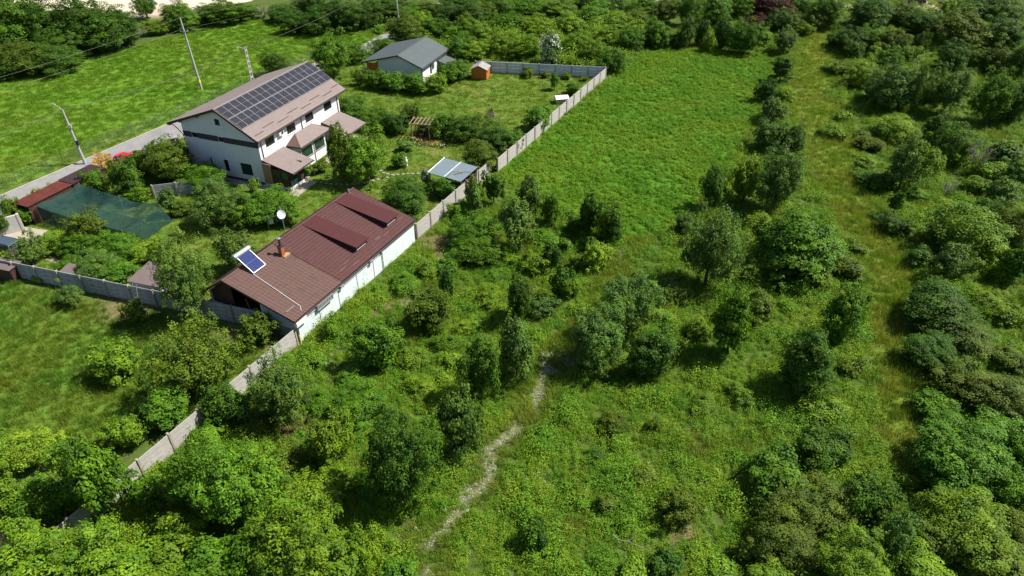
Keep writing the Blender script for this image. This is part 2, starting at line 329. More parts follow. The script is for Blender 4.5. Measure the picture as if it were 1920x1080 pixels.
def masks(P):
    Q = soft(P, 1.6); m = {}
    for k in Z: m[k] = inside(Q, Z[k])
    d, w = track_w(Q); n = fnoise(P, 1.3, 40)
    tr = np.clip(1.1 - d / (0.10 + 0.8 * w), 0, 1) * np.clip((0.8 * w + 1.5 * n - 0.98) * 4, 0, 1)
    cl = np.clip(1.1 - np.linalg.norm((Q - CLEAR) / [2.3, 1.7], axis=1), 0, 1)
    m['track'] = np.clip(np.maximum(tr * 2.0, cl * 1.8 * np.clip((n - 0.36) * 5, 0, 1)), 0, 1)
    m['nearpath'] = np.clip(1.4 - d / 1.3, 0, 1)
    m['dry'] = np.clip(1.25 - dline(Q, DRY) / (1.5 + 0.03 * P[:, 1]), 0, 1)
    b = np.zeros(len(P))
    for c, r in BAREG: b = np.maximum(b, np.clip(1.2 - np.linalg.norm((Q - c) / [1.1, 0.75], axis=1) / r, 0, 1))
    m['bare'] = np.clip(b * np.clip((fnoise(P, 1.1, 60) - 0.25) * 2.2, 0, 1) * 1.5, 0, 1)
    m['dirt'] = np.clip(1.4 - np.linalg.norm((Q - DIRT) / [2.8, 3.2], axis=1), 0, 1) * (fence_side(P) > 0.2)
    m['sand'] = inside(P + 6 * (fnoise(P, 9, 70) - 0.5)[:, None], SANDP)
    m['side'] = fence_side(P) > 0
    return m

gx = np.concatenate([[-2500, -900, -400, -200, -150], np.arange(-125, 125.1, 0.9), [150, 200, 400, 900, 2500]])
gy = np.concatenate([[-900, -300, -100, -30, 0, 10], np.arange(18, 185.1, 0.9), [195, 210, 240, 300, 420, 700, 1400, 3500]])
GX, GY = np.meshgrid(gx, gy, indexing='xy'); GP = np.stack([GX.ravel(), GY.ravel()], 1); mk = masks(GP)
col = np.tile(np.array([0.050, 0.075, 0.014]), (len(GP), 1)); pn = fnoise(GP, 6, 80)[:, None]
def paint(mask, c, amt=1.0):
    a = np.clip(np.asarray(mask, float), 0, 1)[:, None] * amt; col[:] = col * (1 - a) + np.array(c) * a
col *= 0.8 + 0.5 * pn
paint(mk['field'], (0.046, 0.115, 0.008)); paint(mk['scrubfield'], (0.06, 0.10, 0.014)); paint(mk['garden'], (0.068, 0.112, 0.014)); paint(mk['bmeadow'], (0.066, 0.115, 0.013)); paint(mk['lmeadow'], (0.078, 0.150, 0.012))
paint(np.clip((fnoise(GP, 9, 31) - 0.55) * 4, 0, 1) * mk['lmeadow'], (0.10, 0.125, 0.022), 0.7)
paint(np.clip((fnoise(GP, 2.4, 35) - 0.56) * 6, 0, 1) * mk['garden'], (0.14, 0.14, 0.035), 0.6)
paint(mk['dry'], (0.105, 0.15, 0.018), 0.75); col *= 1.15; paint(mk['bare'], (0.20, 0.155, 0.095), .75); paint(mk['track'], (0.15, 0.14, 0.085), .55); paint(mk['dirt'], (0.085, 0.055, 0.035)); paint(mk['sand'], (0.47, 0.40, 0.31))
for px, py, r in ((1587, 6, 4.5), (1735, 8, 7.0), (1195, 2, 6), (300, 20, 6)): paint(np.clip(1.3 - np.linalg.norm(GP - at(px, py)[:2], axis=1) / r, 0, 1), (0.40, 0.31, 0.24))
nx, ny = len(gx), len(gy); ii = (np.arange(ny - 1)[:, None] * nx + np.arange(nx - 1)[None]).ravel()
gm = bpy.data.materials.new('ground_earth_and_grass'); gm.use_nodes = True; N = gm.node_tree.nodes; L = gm.node_tree.links
b = N['Principled BSDF']; b.inputs['Roughness'].default_value = 0.95; b.inputs['Specular IOR Level'].default_value = 0.1
va = N.new('ShaderNodeAttribute'); va.attribute_name = 'gcol'; tc = N.new('ShaderNodeTexCoord')
n1 = N.new('ShaderNodeTexNoise'); n1.inputs['Scale'].default_value = 2.2; n1.inputs['Detail'].default_value = 10; n1.inputs['Roughness'].default_value = 0.75; L.new(tc.outputs['Object'], n1.inputs['Vector'])
mr = N.new('ShaderNodeMapRange'); mr.inputs['From Min'].default_value = 0.3; mr.inputs['From Max'].default_value = 0.7; mr.inputs['To Min'].default_value = 0.78; mr.inputs['To Max'].default_value = 1.22; L.new(n1.outputs['Fac'], mr.inputs['Value'])
vm = N.new('ShaderNodeVectorMath'); vm.operation = 'SCALE'; L.new(va.outputs['Color'], vm.inputs[0]); L.new(mr.outputs[0], vm.inputs['Scale']); L.new(vm.outputs[0], b.inputs['Base Color'])
bp = N.new('ShaderNodeBump'); bp.inputs['Strength'].default_value = 0.5; bp.inputs['Distance'].default_value = 0.12; L.new(n1.outputs['Fac'], bp.inputs['Height']); L.new(bp.outputs[0], b.inputs['Normal'])
gme = np_mesh('ground', np.stack([GP[:, 0], GP[:, 1], np.zeros(len(GP))], 1), np.stack([ii, ii + 1, ii + nx + 1, ii + nx], 1), gm)
ca = gme.attributes.new('gcol', 'FLOAT_COLOR', 'POINT'); ca.data.foreach_set('color', np.concatenate([col, np.ones((len(col), 1))], 1).astype(np.float32).ravel())
tag(link('ground', gme), kind='structure')

# road with its kerb, verge pavement and yard paving
def ribbon(name, pts, w0, w1, z, m, kind='structure', thick=0.0):
    mb = MB(); pts = [np.array(p) for p in pts]; L_, R_ = [], []
    for i, p in enumerate(pts):
        d = pts[min(i + 1, len(pts) - 1)] - pts[max(i - 1, 0)]; d = d / np.linalg.norm(d); n = np.array([d[1], -d[0]])
        L_.append((*(p + n * w0), z)); R_.append((*(p + n * w1), z))
    for i in range(len(pts) - 1):
        q = [L_[i], R_[i], R_[i + 1], L_[i + 1]]
        mb.slab(q[::1], (0, 0, -thick)) if thick else mb.poly(q)
    return tag(mb.build(name, m), kind=kind)
def fine(pts, step=4.0):
    out = []
    for a, b in zip(pts, pts[1:]):
        k = max(1, int(np.linalg.norm(b - a) / step)); out += [a + (b - a) * i / k for i in range(k)]
    return out + [pts[-1]]
RP = fine(ROADPTS)
ribbon('road', RP, 0.25, 4.3, 0.008, M['asphalt'])
ribbon('kerb', RP, 0.0, 0.245, 0.11, M['kerb'], thick=0.11)
ribbon('pavement', fine([RA - RD * 40, RA, RA + RD * 23.5, RA + RD * 42]), 4.31, 6.0, 0.012, M['kerb'])
tag(MB().poly([(*at(x, y)[:2], 0.006) for x, y in ((0, 505), (0, 440), (45, 425), (90, 432), (70, 452), (95, 462), (100, 478), (60, 480), (55, 500))]).build('yard_paving', M['paving']), kind='structure')
tag(MB().poly([(*at(x, y)[:2], 0.006) for x, y in ((84, 487), (90, 482), (150, 497), (146, 505))]).build('garden_path', M['paving']), kind='structure')

# ------------------------------------------------------------------ leaf geometry
def leaves(C, Nn, ln, wd, rg, droop=0.0):
    """one pointed four-cornered leaf per centre C with normal Nn"""
    n = len(C); Nn = Nn / (np.linalg.norm(Nn, axis=1, keepdims=True) + 1e-9); r = rg.normal(size=(n, 3)); r[:, 2] -= droop
    T = r - Nn * (r * Nn).sum(1, keepdims=True); T /= np.linalg.norm(T, axis=1, keepdims=True) + 1e-9; B = np.cross(Nn, T)
    ln = ln * rg.uniform(0.65, 1.35, (n, 1)); wd = wd * rg.uniform(0.7, 1.3, (n, 1))
    V = np.stack([C - T * ln * 0.5, C + B * wd * 0.5 - T * ln * 0.05, C + T * ln * 0.5 - Nn * ln * 0.12, C - B * wd * 0.5 - T * ln * 0.05], 1).reshape(-1, 3)
    return V, np.arange(4 * n).reshape(n, 4)

# ------------------------------------------------------------------ ground cover scattered over the zones (uncountable: kind stuff)
def tuft_mesh(name, nb, h, spread, w, m, rg, lean=0.5):
    a = rg.uniform(0, 2 * np.pi, nb); r = spread * np.sqrt(rg.random(nb)); x0 = np.stack([r * np.cos(a), r * np.sin(a), np.zeros(nb)], 1)
    hh = h * rg.uniform(0.5, 1.2, nb); b = rg.uniform(0, 2 * np.pi, nb); k = lean * rg.random(nb) * hh
    tip = x0 + np.stack([k * np.cos(b), k * np.sin(b), hh], 1); s = np.stack([-np.sin(b), np.cos(b), np.zeros(nb)], 1) * w * rg.uniform(.6, 1.4, (nb, 1))
    V = np.stack([x0 - s, x0 + s, tip], 1).reshape(-1, 3)
    return np_mesh(name, V, np.arange(3 * nb).reshape(-1, 3), m, rg.random(nb))
def weed_mesh(name, nl, h, rad, ln, wd, m, rg, spiky=0.0):
    u = rg.normal(size=(nl, 3)); u /= np.linalg.norm(u, axis=1, keepdims=True); u[:, 2] = np.abs(u[:, 2]); rr = rg.uniform(0.45, 1.0, (nl, 1)) ** 0.6
    lob = 1 + 0.35 * np.sin(3 * np.arctan2(u[:, 1:2], u[:, :1]) + rg.uniform(0, 6)) + 0.2 * rg.normal(size=(nl, 1))
    C = u * rr * np.array([rad, rad, h]) * lob; C[:, 2] = np.maximum(C[:, 2], 0.02)
    Nn = u * 0.6 + np.array([0, 0, 0.7]) + rg.normal(size=(nl, 3)) * 0.45
    V, Q = leaves(C, Nn, ln, wd, rg, droop=-spiky)
    return np_mesh(name, V, Q, m, rg.random(nl))
def scatter(name, pts, meshes, smin, smax, label, cat, zs=(0.7, 1.3), seed=1, lump=None):
    rg = np.random.default_rng(seed); n = len(pts); coll = bpy.data.collections.new(name + '_forms')
    for i, me in enumerate(meshes): coll.objects.link(bpy.data.objects.new('%s_form_%02d' % (name, i), me))
    me = bpy.data.meshes.new(name); me.vertices.add(n); me.vertices.foreach_set('co', np.concatenate([pts, np.zeros((n, 1))], 1).astype(np.float32).ravel())
    s = rg.uniform(smin, smax, n)
    s = s * (1 - .55 * np.clip(masks(pts)['nearpath'], 0, 1)) if name == 'scrub_weeds' else s
    if lump: s = s * (lump[0] + lump[1] * np.clip((fnoise(pts, lump[2], 200 + seed) - .25) * 2, 0, 1) ** 1.6)
    sc = np.stack([s, s, s * rg.uniform(zs[0], zs[1], n)], 1)
    a = me.attributes.new('sc', 'FLOAT_VECTOR', 'POINT'); a.data.foreach_set('vector', sc.astype(np.float32).ravel())
    ro = np.stack([rg.normal(0, .08, n), rg.normal(0, .08, n), rg.uniform(0, 6.283, n)], 1)
    a = me.attributes.new('ro', 'FLOAT_VECTOR', 'POINT'); a.data.foreach_set('vector', ro.astype(np.float32).ravel())
    a = me.attributes.new('ix', 'INT', 'POINT'); a.data.foreach_set('value', rg.integers(0, len(meshes), n).astype(np.int32))
    for m_ in {m for q in meshes for m in q.materials}: me.materials.append(m_)
    o = link(name, me); g = bpy.data.node_groups.new(name + '_scatter', 'GeometryNodeTree')
    g.interface.new_socket('Geometry', in_out='INPUT', socket_type='NodeSocketGeometry'); g.interface.new_socket('Geometry', in_out='OUTPUT', socket_type='NodeSocketGeometry')
    gi = g.nodes.new('NodeGroupInput'); go = g.nodes.new('NodeGroupOutput'); ip = g.nodes.new('GeometryNodeInstanceOnPoints'); ci = g.nodes.new('GeometryNodeCollectionInfo')
    ci.inputs['Collection'].default_value = coll; ci.inputs['Separate Children'].default_value = True; ci.inputs['Reset Children'].default_value = True
    def na(nm, t):
        x = g.nodes.new('GeometryNodeInputNamedAttribute'); x.data_type = t; x.inputs['Name'].default_value = nm; return x.outputs['Attribute']
    e2r = g.nodes.new('FunctionNodeEulerToRotation')
    g.links.new(na('ro', 'FLOAT_VECTOR'), e2r.inputs[0]); g.links.new(e2r.outputs[0], ip.inputs['Rotation']); g.links.new(na('sc', 'FLOAT_VECTOR'), ip.inputs['Scale'])
    ip.inputs['Pick Instance'].default_value = True; g.links.new(na('ix', 'INT'), ip.inputs['Instance Index'])
    g.links.new(gi.outputs[0], ip.inputs['Points']); g.links.new(ci.outputs[0], ip.inputs['Instance']); g.links.new(ip.outputs[0], go.inputs[0])
    md = o.modifiers.new('scatter', 'NODES'); md.node_group = g
    return tag(o, label, cat, kind='stuff')
def sample(poly, dens, seed):
    lo, hi = poly.min(0), poly.max(0); rg = np.random.default_rng(seed); n = int(np.prod(hi - lo) * dens); P = lo + rg.random((n, 2)) * (hi - lo)
    P = P[inside(soft(P, 1.2), poly)]
    # keep what the photograph (or a step to the side of it) can see
    fw = P[:, 1] * _c + HC * _s; u = F * P[:, 0] / fw; v = -F * (P[:, 1] * _s - HC * _c) / fw
    return P[(np.abs(u) < 1120) & (v > -640) & (v < 720)]
BUILT = []      # footprints that carry no ground cover
def footprint(fr, x0, x1, y0, y1):
    o, a, b_ = fr; BUILT.append(np.array([o + a * x + b_ * y for x, y in ((x0, y0), (x1, y0), (x1, y1), (x0, y1))]))
def frame(x, y, deg):
    t = math.radians(deg); return np.array([x, y]), np.array([math.cos(t), math.sin(t)]), np.array([-math.sin(t), math.cos(t)])
BIG = frame(-29.09, 76.34, 68.158); OUT = frame(-18.2, 47.2, 63.829); WH = frame(-13.94, 112.01, 70.686)
footprint(BIG, 0.2, 18.4, 0.3, 11.6); footprint(BIG, 0.1, 4.6, -4.6, 0.4); footprint(BIG, 5.9, 10.8, -1.5, 0.4); footprint(OUT, 0, 18.5, 0.0, 9.6); footprint(WH, .5, 10.6, .3, 8.3)
def free(P):
    k = np.ones(len(P), bool)
    for q in BUILT: k &= ~inside(P, q)
    w = (P - RA) @ RN; k &= ~((w > -0.1) & (w < 4.5) & (P[:, 1] < 118))
    k &= dline(P, [p + np.array([2.0, -1.0]) for p in RP]) > 2.3
    return k

lg = np.random.default_rng(5)
GM = {}
GM['meadow'] = leafmat('meadow_blades', 'zone', (0.078, 0.184, 0.009), (0.122, 0.204, 0.014), 0.14, 0.3, 0.2, .15, (62, .22))
GM['tall'] = leafmat('tall_blades', 'zone', (0.046, 0.142, 0.010), (0.108, 0.158, 0.013), 0.16, 0.3, 0.3, .25)
GM['lawn'] = leafmat('lawn_blades', 'zone', (0.075, 0.158, 0.008), (0.135, 0.185, 0.014), 0.22, 0.3, 0.3, .25)
GM['field'] = leafmat('field_leaves', 'zone', (0.080, 0.205, 0.006), (0.138, 0.236, 0.010), 0.10, 0.3, 0.2, .15)
GM['scrub'] = leafmat('scrub_leaves', 'zone', (0.086, 0.190, 0.010), (0.156, 0.245, 0.014), 0.25, 0.3, 0.4, .2)
GM['lush'] = leafmat('lush_leaves', 'zone', (0.066, 0.182, 0.010), (0.115, 0.230, 0.012), 0.3, 0.3, 0.4, .15)
GM['dry'] = leafmat('dry_blades', 'zone', (0.118, 0.205, 0.014), (0.205, 0.245, 0.040), 0.2, 0.3, 0.35, .2)
GM['straw'] = leafmat('straw_blades', 'zone', (0.250, 0.200, 0.095), (0.300, 0.235, 0.120), 0.5, 0.25, 0.4, .1)

P = sample(Z['lmeadow'], 4.5, 21); P = P[free(P) & (np.random.default_rng(1).random(len(P)) < 0.6 + 0.6 * fnoise(P, 5, 90))]
scatter('meadow_grass', P, [tuft_mesh('meadow_tuft', 44, 0.17, 0.45, 0.022, GM['meadow'], lg) for _ in range(3)], 0.7, 1.5, 'short bright green grass of the meadow beyond the road', 'grass', seed=2)
P = sample(Z['bmeadow'], 9.0, 22); mk2 = masks(P); P = P[free(P) & (mk2['bare'] < 0.4) & (fence_side(P) > 0.3)]
scatter('tall_grass', P, [tuft_mesh('tall_tuft', 44, 0.32, 0.30, 0.013, GM['tall'], lg, 0.8) for _ in range(3)] + [tuft_mesh('straw_tuft', 20, 0.45, 0.3, 0.010, GM['dry'], lg, 0.8)], 0.6, 1.4, 'tall fine grass of the meadow left of the garage', 'grass', seed=3)
P = sample(Z['garden'], 4.5, 23); mk2 = masks(P); yp = inside(P, gp([(0, 505), (0, 440), (45, 425), (95, 432), (100, 478), (60, 500)])); P = P[free(P) & ~yp & (fence_side(P) > 0.3)]
scatter('lawn_grass', P, [tuft_mesh('lawn_tuft', 30, 0.13, 0.36, 0.02, GM['lawn'], lg) for _ in range(3)], 0.7, 1.5, 'mown lawn grass between the houses and the long concrete fence', 'grass', seed=4)
P = sample(Z['field'], 7.0, 24); P = P[(fence_side(P) < -0.35) & (np.random.default_rng(2).random(len(P)) < 0.55 + 0.8 * fnoise(P, 4, 95))]
scatter('field_weeds', P, [weed_mesh('field_weed', 100, 0.26, 0.34, 0.12, 0.07, GM['field'], lg, 0.4) for _ in range(4)] + [weed_mesh('tall_field_weed', 60, 0.55, 0.28, 0.16, 0.07, GM['field'], lg, 0.8)], 0.6, 1.35, 'low bright green weeds covering the open field right of the fence', 'weeds', seed=5, lump=(.85, .35, 2.2))
WILD = gp([(-60, 1240), (2000, 1240), (2150, 600), (2300, -20), (1560, -20), (1205, -20), (1200, 95), (1137, 140), (930, 330), (785, 450), (560, 640), (240, 885)])
P = sample(WILD, 9.5, 25); d_ = np.linalg.norm(P, axis=1); P = P[np.random.default_rng(3).random(len(P)) < np.clip(48.0 / d_, 0.3, 1.0)]
mk2 = masks(P); n_ = fnoise(P, 2.2, 97); r3 = np.random.default_rng(33).random(len(P)); ok = ((mk2['track'] < 0.15) | (r3 < .4)) & ((mk2['bare'] < 0.3) | (r3 < .25)) & ~mk2['field'] & (mk2['dry'] + 0.6 * (n_ - 0.5) < 0.62) & (n_ > 0.27) & (fence_side(P) < -0.3)
A = P[ok]; near = np.linalg.norm(A, axis=1) < 62
WM = [weed_mesh('scrub_weed', 210, 0.40, 0.40, 0.085, 0.055, GM['scrub'], lg, 0.3) for _ in range(5)] + [weed_mesh('lush_weed', 170, 0.5, 0.36, 0.105, 0.062, GM['lush'], lg, 0.5) for _ in range(2)] + [weed_mesh('bramble_mound', 420, 0.5, 0.62, 0.085, 0.055, GM['scrub'], lg, 0.3) for _ in range(2)] + [weed_mesh('stalk_weed', 110, 0.85, 0.22, 0.10, 0.042, GM['lush'], lg, 1.0)]
scatter('scrub_weeds', A, WM, 0.5, 1.45, 'dense waist-high weeds and brambles of the overgrown land right of the fence', 'weeds', (0.6, 1.35), seed=6, lump=(.5, .85, 1.9))
P = sample(Z['scrubfield'], 4.0, 26); P = P[free(P) & ~inside(P, gp([(892, 135), (1138, 147), (1138, 128), (892, 108)]))]
scatter('far_scrub', P, [weed_mesh('far_scrub_clump', 110, 0.75, 0.6, 0.2, 0.12, GM['scrub'], lg, 0.5) for _ in range(4)], 0.6, 1.5, 'yellow-green scrub behind the back wall of the lawn', 'scrub', seed=7, lump=(.6, 1.0, 4.0))
P = sample(WILD, 10.0, 27); mk2 = masks(P); n_ = fnoise(P, 2.2, 97); d_ = np.linalg.norm(P, axis=1); rr = np.random.default_rng(4).random(len(P))
P = P[(fence_side(P) < -0.3) & ((mk2['track'] < 0.25) | (rr < .06)) & ~mk2['field'] & ((mk2['dry'] > 0.3) | (n_ < 0.36) | (mk2['nearpath'] > .25)) & (rr < np.clip(60 / d_, 0.35, 1))]
scatter('dry_grass', P, [tuft_mesh('dry_tuft', 30, 0.5, 0.3, 0.014, GM['dry'], lg, 0.9) for _ in range(3)] + [tuft_mesh('green_tuft', 30, 0.4, 0.3, 0.014, GM['tall'], lg, 0.9)], 0.6, 1.4, 'yellowing tall grass along the overgrown paths', 'grass', seed=8)
allb = np.concatenate([c + np.random.default_rng(i).normal(size=(int(60 * r * r), 2)) * [r * .75, r * .5] for i, (c, r) in enumerate(BAREG)])
scatter('straw', allb, [tuft_mesh('straw_wisp', 14, 0.2, 0.2, 0.012, GM['straw'], lg, 1.4) for _ in range(3)], 0.5, 1.3, 'pale dead straw lying on the bare patches', 'straw', seed=9)
# stones of the track
P = np.concatenate([TRACK[i] + (TRACK[i + 1] - TRACK[i]) * t for i in range(len(TRACK) - 1) for t in np.linspace(0, 1, 220)[:, None]] ).reshape(-1, 2)
P = np.concatenate([P, np.tile(CLEAR, (1500, 1))]); P = P + np.random.default_rng(8).normal(size=P.shape) * np.where(np.arange(len(P)) < len(P) - 1500, 0.55, 1.15)[:, None]; mk2 = masks(P); P = P[mk2['track'] > 0.2 + 1.1 * np.random.default_rng(9).random(len(P))]
def pebble(i):
    rg = np.random.default_rng(100 + i); u = np.array([(x, y, z) for z in (-.4, .4) for x, y in ((1, 0), (.3, .9), (-.8, .6), (-.8, -.6), (.3, -.9))]) * rg.uniform(.7, 1.3, (10, 1)); u[5:, :2] *= 0.7
    mb = MB().add(u * 0.07, [(0, 1, 6, 5), (1, 2, 7, 6), (2, 3, 8, 7), (3, 4, 9, 8), (4, 0, 5, 9), (5, 6, 7, 8, 9)]); return mb.mesh('pebble', M['gravel'])
scatter('gravel', P, [pebble(i) for i in range(4)], 0.4, 1.35, 'pale stones strewn along the worn track', 'gravel', seed=10)
# creamy flower heads among the weeds
fl = MB()
for k in range(6):
    a = k * 1.05; fl.add([(0.10 * math.cos(a), 0.10 * math.sin(a), .55 + .02 * (k % 2)), (0.10 * math.cos(a) + .05, 0.10 * math.sin(a), .57), (0.10 * math.cos(a), 0.10 * math.sin(a) + .05, .58), (0.10 * math.cos(a) - .05, .1 * math.sin(a), .57)], [(0, 1, 2, 3)])
fl = fl.mesh('flower_head', M['blossom']); rg = np.random.default_rng(12)
P = np.concatenate([at(x, y)[:2] + rg.normal(size=(k, 2)) * s for x, y, k, s in ((640, 640, 26, 1.0), (655, 660, 20, .8), (1012, 895, 8, .4), (860, 960, 14, 1.6), (1300, 930, 10, 1.2), (600, 700, 14, 1.0), (600, 880, 10, 1.0))])
scatter('flower_heads', P, [fl], 0.35, 0.75, 'small creamy white flower heads among the weeds', 'flowers', seed=13)

# ------------------------------------------------------------------ roofs
def tile_sheet(x0, x1, p0, p1, period=0.22, amp=0.022, course=0.36, step=0.022, lift=0.02, x2=None, x3=None):
    """profiled metal sheet from eave p0=(y,z) to top p1; ribs run up the slope, courses step across it. x2,x3: ends at the top edge"""
    x2 = x0 if x2 is None else x2; x3 = x1 if x3 is None else x3
    dy, dz = p1[0] - p0[0], p1[1] - p0[1]; Ls = math.hypot(dy, dz); n = np.array([0, -dz / Ls, dy / Ls]) * (1 if dy > 0 else -1)
    rows = [(0.0, step)]; s = course
    while course and s < Ls - 0.02: rows += [(s + 0.045, 0.0), (s, step)]; s += course
    rows.append((Ls, 0.0)); nx_ = max(2, int((x1 - x0) / (period / 4))); V = []
    for s, h in rows:
        t = s / Ls; a, b = x0 + (x2 - x0) * t, x1 + (x3 - x1) * t; xs = np.linspace(a, b, nx_ + 1)
        w = amp * (0.5 + 0.5 * np.cos(2 * np.pi * xs / period)) + h + lift
        V.append(np.stack([xs, np.full(nx_ + 1, p0[0] + dy * t), np.full(nx_ + 1, p0[1] + dz * t)], 1) + w[:, None] * n)
    V = np.concatenate(V); m = nx_ + 1; i = (np.arange(len(rows) - 1)[:, None] * m + np.arange(nx_)[None]).ravel()
    Q = np.stack([i, i + 1, i + m + 1, i + m], 1)
    return V, (Q if dy > 0 else Q[:, ::-1])
def roof_plane(parent, x0, x1, p0, p1, m, name='roof_slope', thick=0.14, trim=None, **kw):
    y0, z0 = p0; y1, z1 = p1; pts = [(x0, y0, z0), (x1, y0, z0), (x1, y1, z1), (x0, y1, z1)]
    if y1 < y0: pts = pts[::-1]
    o = MB().slab(pts, (0, 0, -thick)).build(name, trim or M['trim'], parent)
    V, Q = tile_sheet(x0 + .01, x1 - .01, p0, p1, **kw)
    link('tile_sheet', np_mesh('tile_sheet', V, Q, m), o)
    return o

# ------------------------------------------------------------------ the large two-storey house
bh = empty('white_house', (*BIG[0], 0), math.radians(68.158), 'large white two-storey house with brown band and solar panels on its roof', 'house')
gt = lambda y: 5.83 + 0.582 * (y - 0.02) - 0.2 if y <= 5.41 else 8.92 - 0.2 - 0.347 * (y - 5.41)
X0, X1, Y0, Y1 = 0.45, 17.25, 0.45, 11.4
WINS = [(1.75, 3.42), (5.88, 7.6), (9.72, 11.42), (13.85, 15.55)]
mb = MB()
walled(mb, X1 - X0, 5.72, [(a - X0, b - X0, 4.24, 5.3) for a, b in WINS], u=(1, 0, 0), n=(0, -1, 0), o=(X0, Y0, 0))
GW = [(8.06, 8.36, 1.39, 2.44), (5.6, 6.28, 0.9, 2.43), (2.16, 3.8, 0.9, 2.41), (9.15, 10.18, 4.75, 5.37), (5.41, 6.19, 4.75, 5.37)]
walled(mb, Y1 - Y0, 5.45, [(a - Y0, b - Y0, c, d) for a, b, c, d in GW], u=(0, 1, 0), n=(-1, 0, 0), o=(X0, Y0, 0))
def gp_(pts): mb.poly([(X0, y, z) for y, z in pts][::-1])
gp_([(Y0, 5.45), (5.39, 5.45), (5.39, gt(5.39)), (Y0, gt(Y0))]); gp_([(6.11, 5.45), (Y1, 5.45), (Y1, gt(Y1)), (6.11, gt(6.11))])
gp_([(5.39, 5.45), (6.11, 5.45), (6.11, 6.8), (5.39, 6.8)]); gp_([(5.39, 7.6), (6.11, 7.6), (6.11, gt(6.11)), (5.41, gt(5.41)), (5.39, gt(5.39))])
for a, b in (((5.39, 6.8), (6.11, 6.8)), ((6.11, 6.8), (6.11, 7.6)), ((6.11, 7.6), (5.39, 7.6)), ((5.39, 7.6), (5.39, 6.8))):
    mb.poly([(X0, *a), (X0, *b), (X0 + .14, *b), (X0 + .14, *a)])
mb.poly([(X1, Y0, 0), (X1, Y1, 0), (X1, Y1, gt(Y1)), (X1, 5.41, gt(5.41)), (X1, Y0, gt(Y0))])
mb.poly([(X0, Y1, 0), (X0, Y1, gt(Y1)), (X1, Y1, gt(Y1)), (X1, Y1, 0)])
mb.build('wall', M['white_wall'], bh)
MB().box(X0 + .16, X1 - .05, Y0 + .16, Y1 - .05, 0.02, 5.3).build('interior_core', M['black'], bh)
pl = MB(); pl.box(X0 - .05, X0 - .003, Y0 - .04, Y1 + .05, 0, .32); pl.build('plinth', M['band'], bh)
for a, b in ((Y0 - .035, 5.40), (6.20, 9.14), (10.19, Y1 + .04)): MB().box(X0 - .035, X0 - .003, a, b, 4.72, 5.42).build('band_panel', M['band'], bh)
for a, b in WINS: window(bh, a, b, 4.24, 5.3, (1, 0, 0), (0, -1, 0), (0, Y0, 0), M['dark_frame'], M['glass'], 1, sill=M['white_wall'])
for i, (a, b, c, d) in enumerate(GW): window(bh, a, b, c, d, (0, 1, 0), (-1, 0, 0), (X0, 0, 0), M['dark_frame'], M['glass_green'] if i == 2 else M['glass'], 0)
window(bh, 5.39, 6.11, 6.8, 7.6, (0, 1, 0), (-1, 0, 0), (X0, 0, 0), M['dark_frame'], M['glass'], 0)
rf = roof_plane(bh, 0, 18.6, (0, 5.77), (5.41, 8.92), M['roof_pale'], course=0.40, step=.04, amp=.028)
rb = roof_plane(bh, 0, 18.6, (13.1, 6.25), (5.415, 8.92), M['roof_pale'], course=0.40, step=.04, amp=.028)
MB().tube([(-.02, 5.41, 8.97), (18.62, 5.41, 8.97)], 0.085, 7).build('ridge_cap', M['roof_pale'], bh)
for y, z in ((-.07, 5.70), (13.18, 6.18)): MB().tube([(0, y, z), (18.6, y, z)], 0.075, 7).build('gutter', M['trim'], bh)
for x in (-.035, 18.605):
    g = MB()
    for (y0, z0), (y1, z1) in (((-.05, 5.74), (5.41, 8.925)), ((5.41, 8.925), (13.14, 6.22))): g.slab([(x, y0, z0 + .08), (x + .03, y0, z0 + .08), (x + .03, y1, z1 + .08), (x, y1, z1 + .08)], (0, 0, -.3))
    g.build('barge_board', M['trim'], bh)
for y in (.25, 2.6, 5.41, 8.3, 11.2, 12.9):       # rafter tails showing under the gable overhang
    z = 8.92 - .16 - (.582 * (5.41 - y) if y < 5.41 else .347 * (y - 5.41)); MB().box(.03, X0 - .003, y - .07, y + .07, z - .2, z - .01).build('purlin_end', M['trim'], bh)
sl = math.atan2(8.92 - 5.77, 5.41); pw, ph = 1.118, 1.86
pm = MB(); pm.box(-pw / 2, pw / 2, -ph / 2, ph / 2, 0, .035, 0)
for y0, y1 in ((-ph / 2 + .018, -.007), (.007, ph / 2 - .018)): pm.box(-pw / 2 + .018, pw / 2 - .018, y0, y1, .0355, .039, 1)
pmesh = pm.mesh('solar_panel', [M['panel_frame'], M['solar']])
for row in range(2):
    for c in range(16):
        s = (5.41 - (5.31 if row == 0 else 3.62)) / math.cos(sl) + .95; d = 5.41 / math.cos(sl) - s
        o = link('solar_panel', pmesh, bh, (.14 + 1.145 * (c + .5), d * math.cos(sl) - .13 * math.sin(sl), 5.77 + d * math.sin(sl) + .13 * math.cos(sl)), (sl, 0, 0))
for i, (a, b) in enumerate([(.5, 2.1), (2.4, 4.5), (4.85, 6.95), (7.2, 9.3), (9.55, 11.6), (11.9, 14.0), (14.3, 16.4), (16.75, 18.3)]):
    y = .66 if i % 2 == 0 else 1.0; z = 5.77 + .582 * y
    MB().slab([(a, y - .05, z + .05), (b, y - .05, z + .05), (b, y + .05, z + .14), (a, y + .05, z + .14)], (0, 0, -.06)).build('snow_guard', M['guard'], bh)
for x, z0, z1 in ((.9, 3.25, 5.55), (8.8, 3.9, 5.55), (16.8, 3.25, 5.55)):
    MB().tube([(x, .05, 5.66), (x, .33, 5.5), (x, .37, 5.3), (x, .37, z0)], .05, 6).build('downpipe', M['dark_frame'], bh)
MB().tube([(.5, 13.1, 6.14), (.42, 12.2, 5.6), (.36, 11.45, 4.9), (.36, 11.45, .1)], .05, 6).build('downpipe', M['dark_frame'], bh)
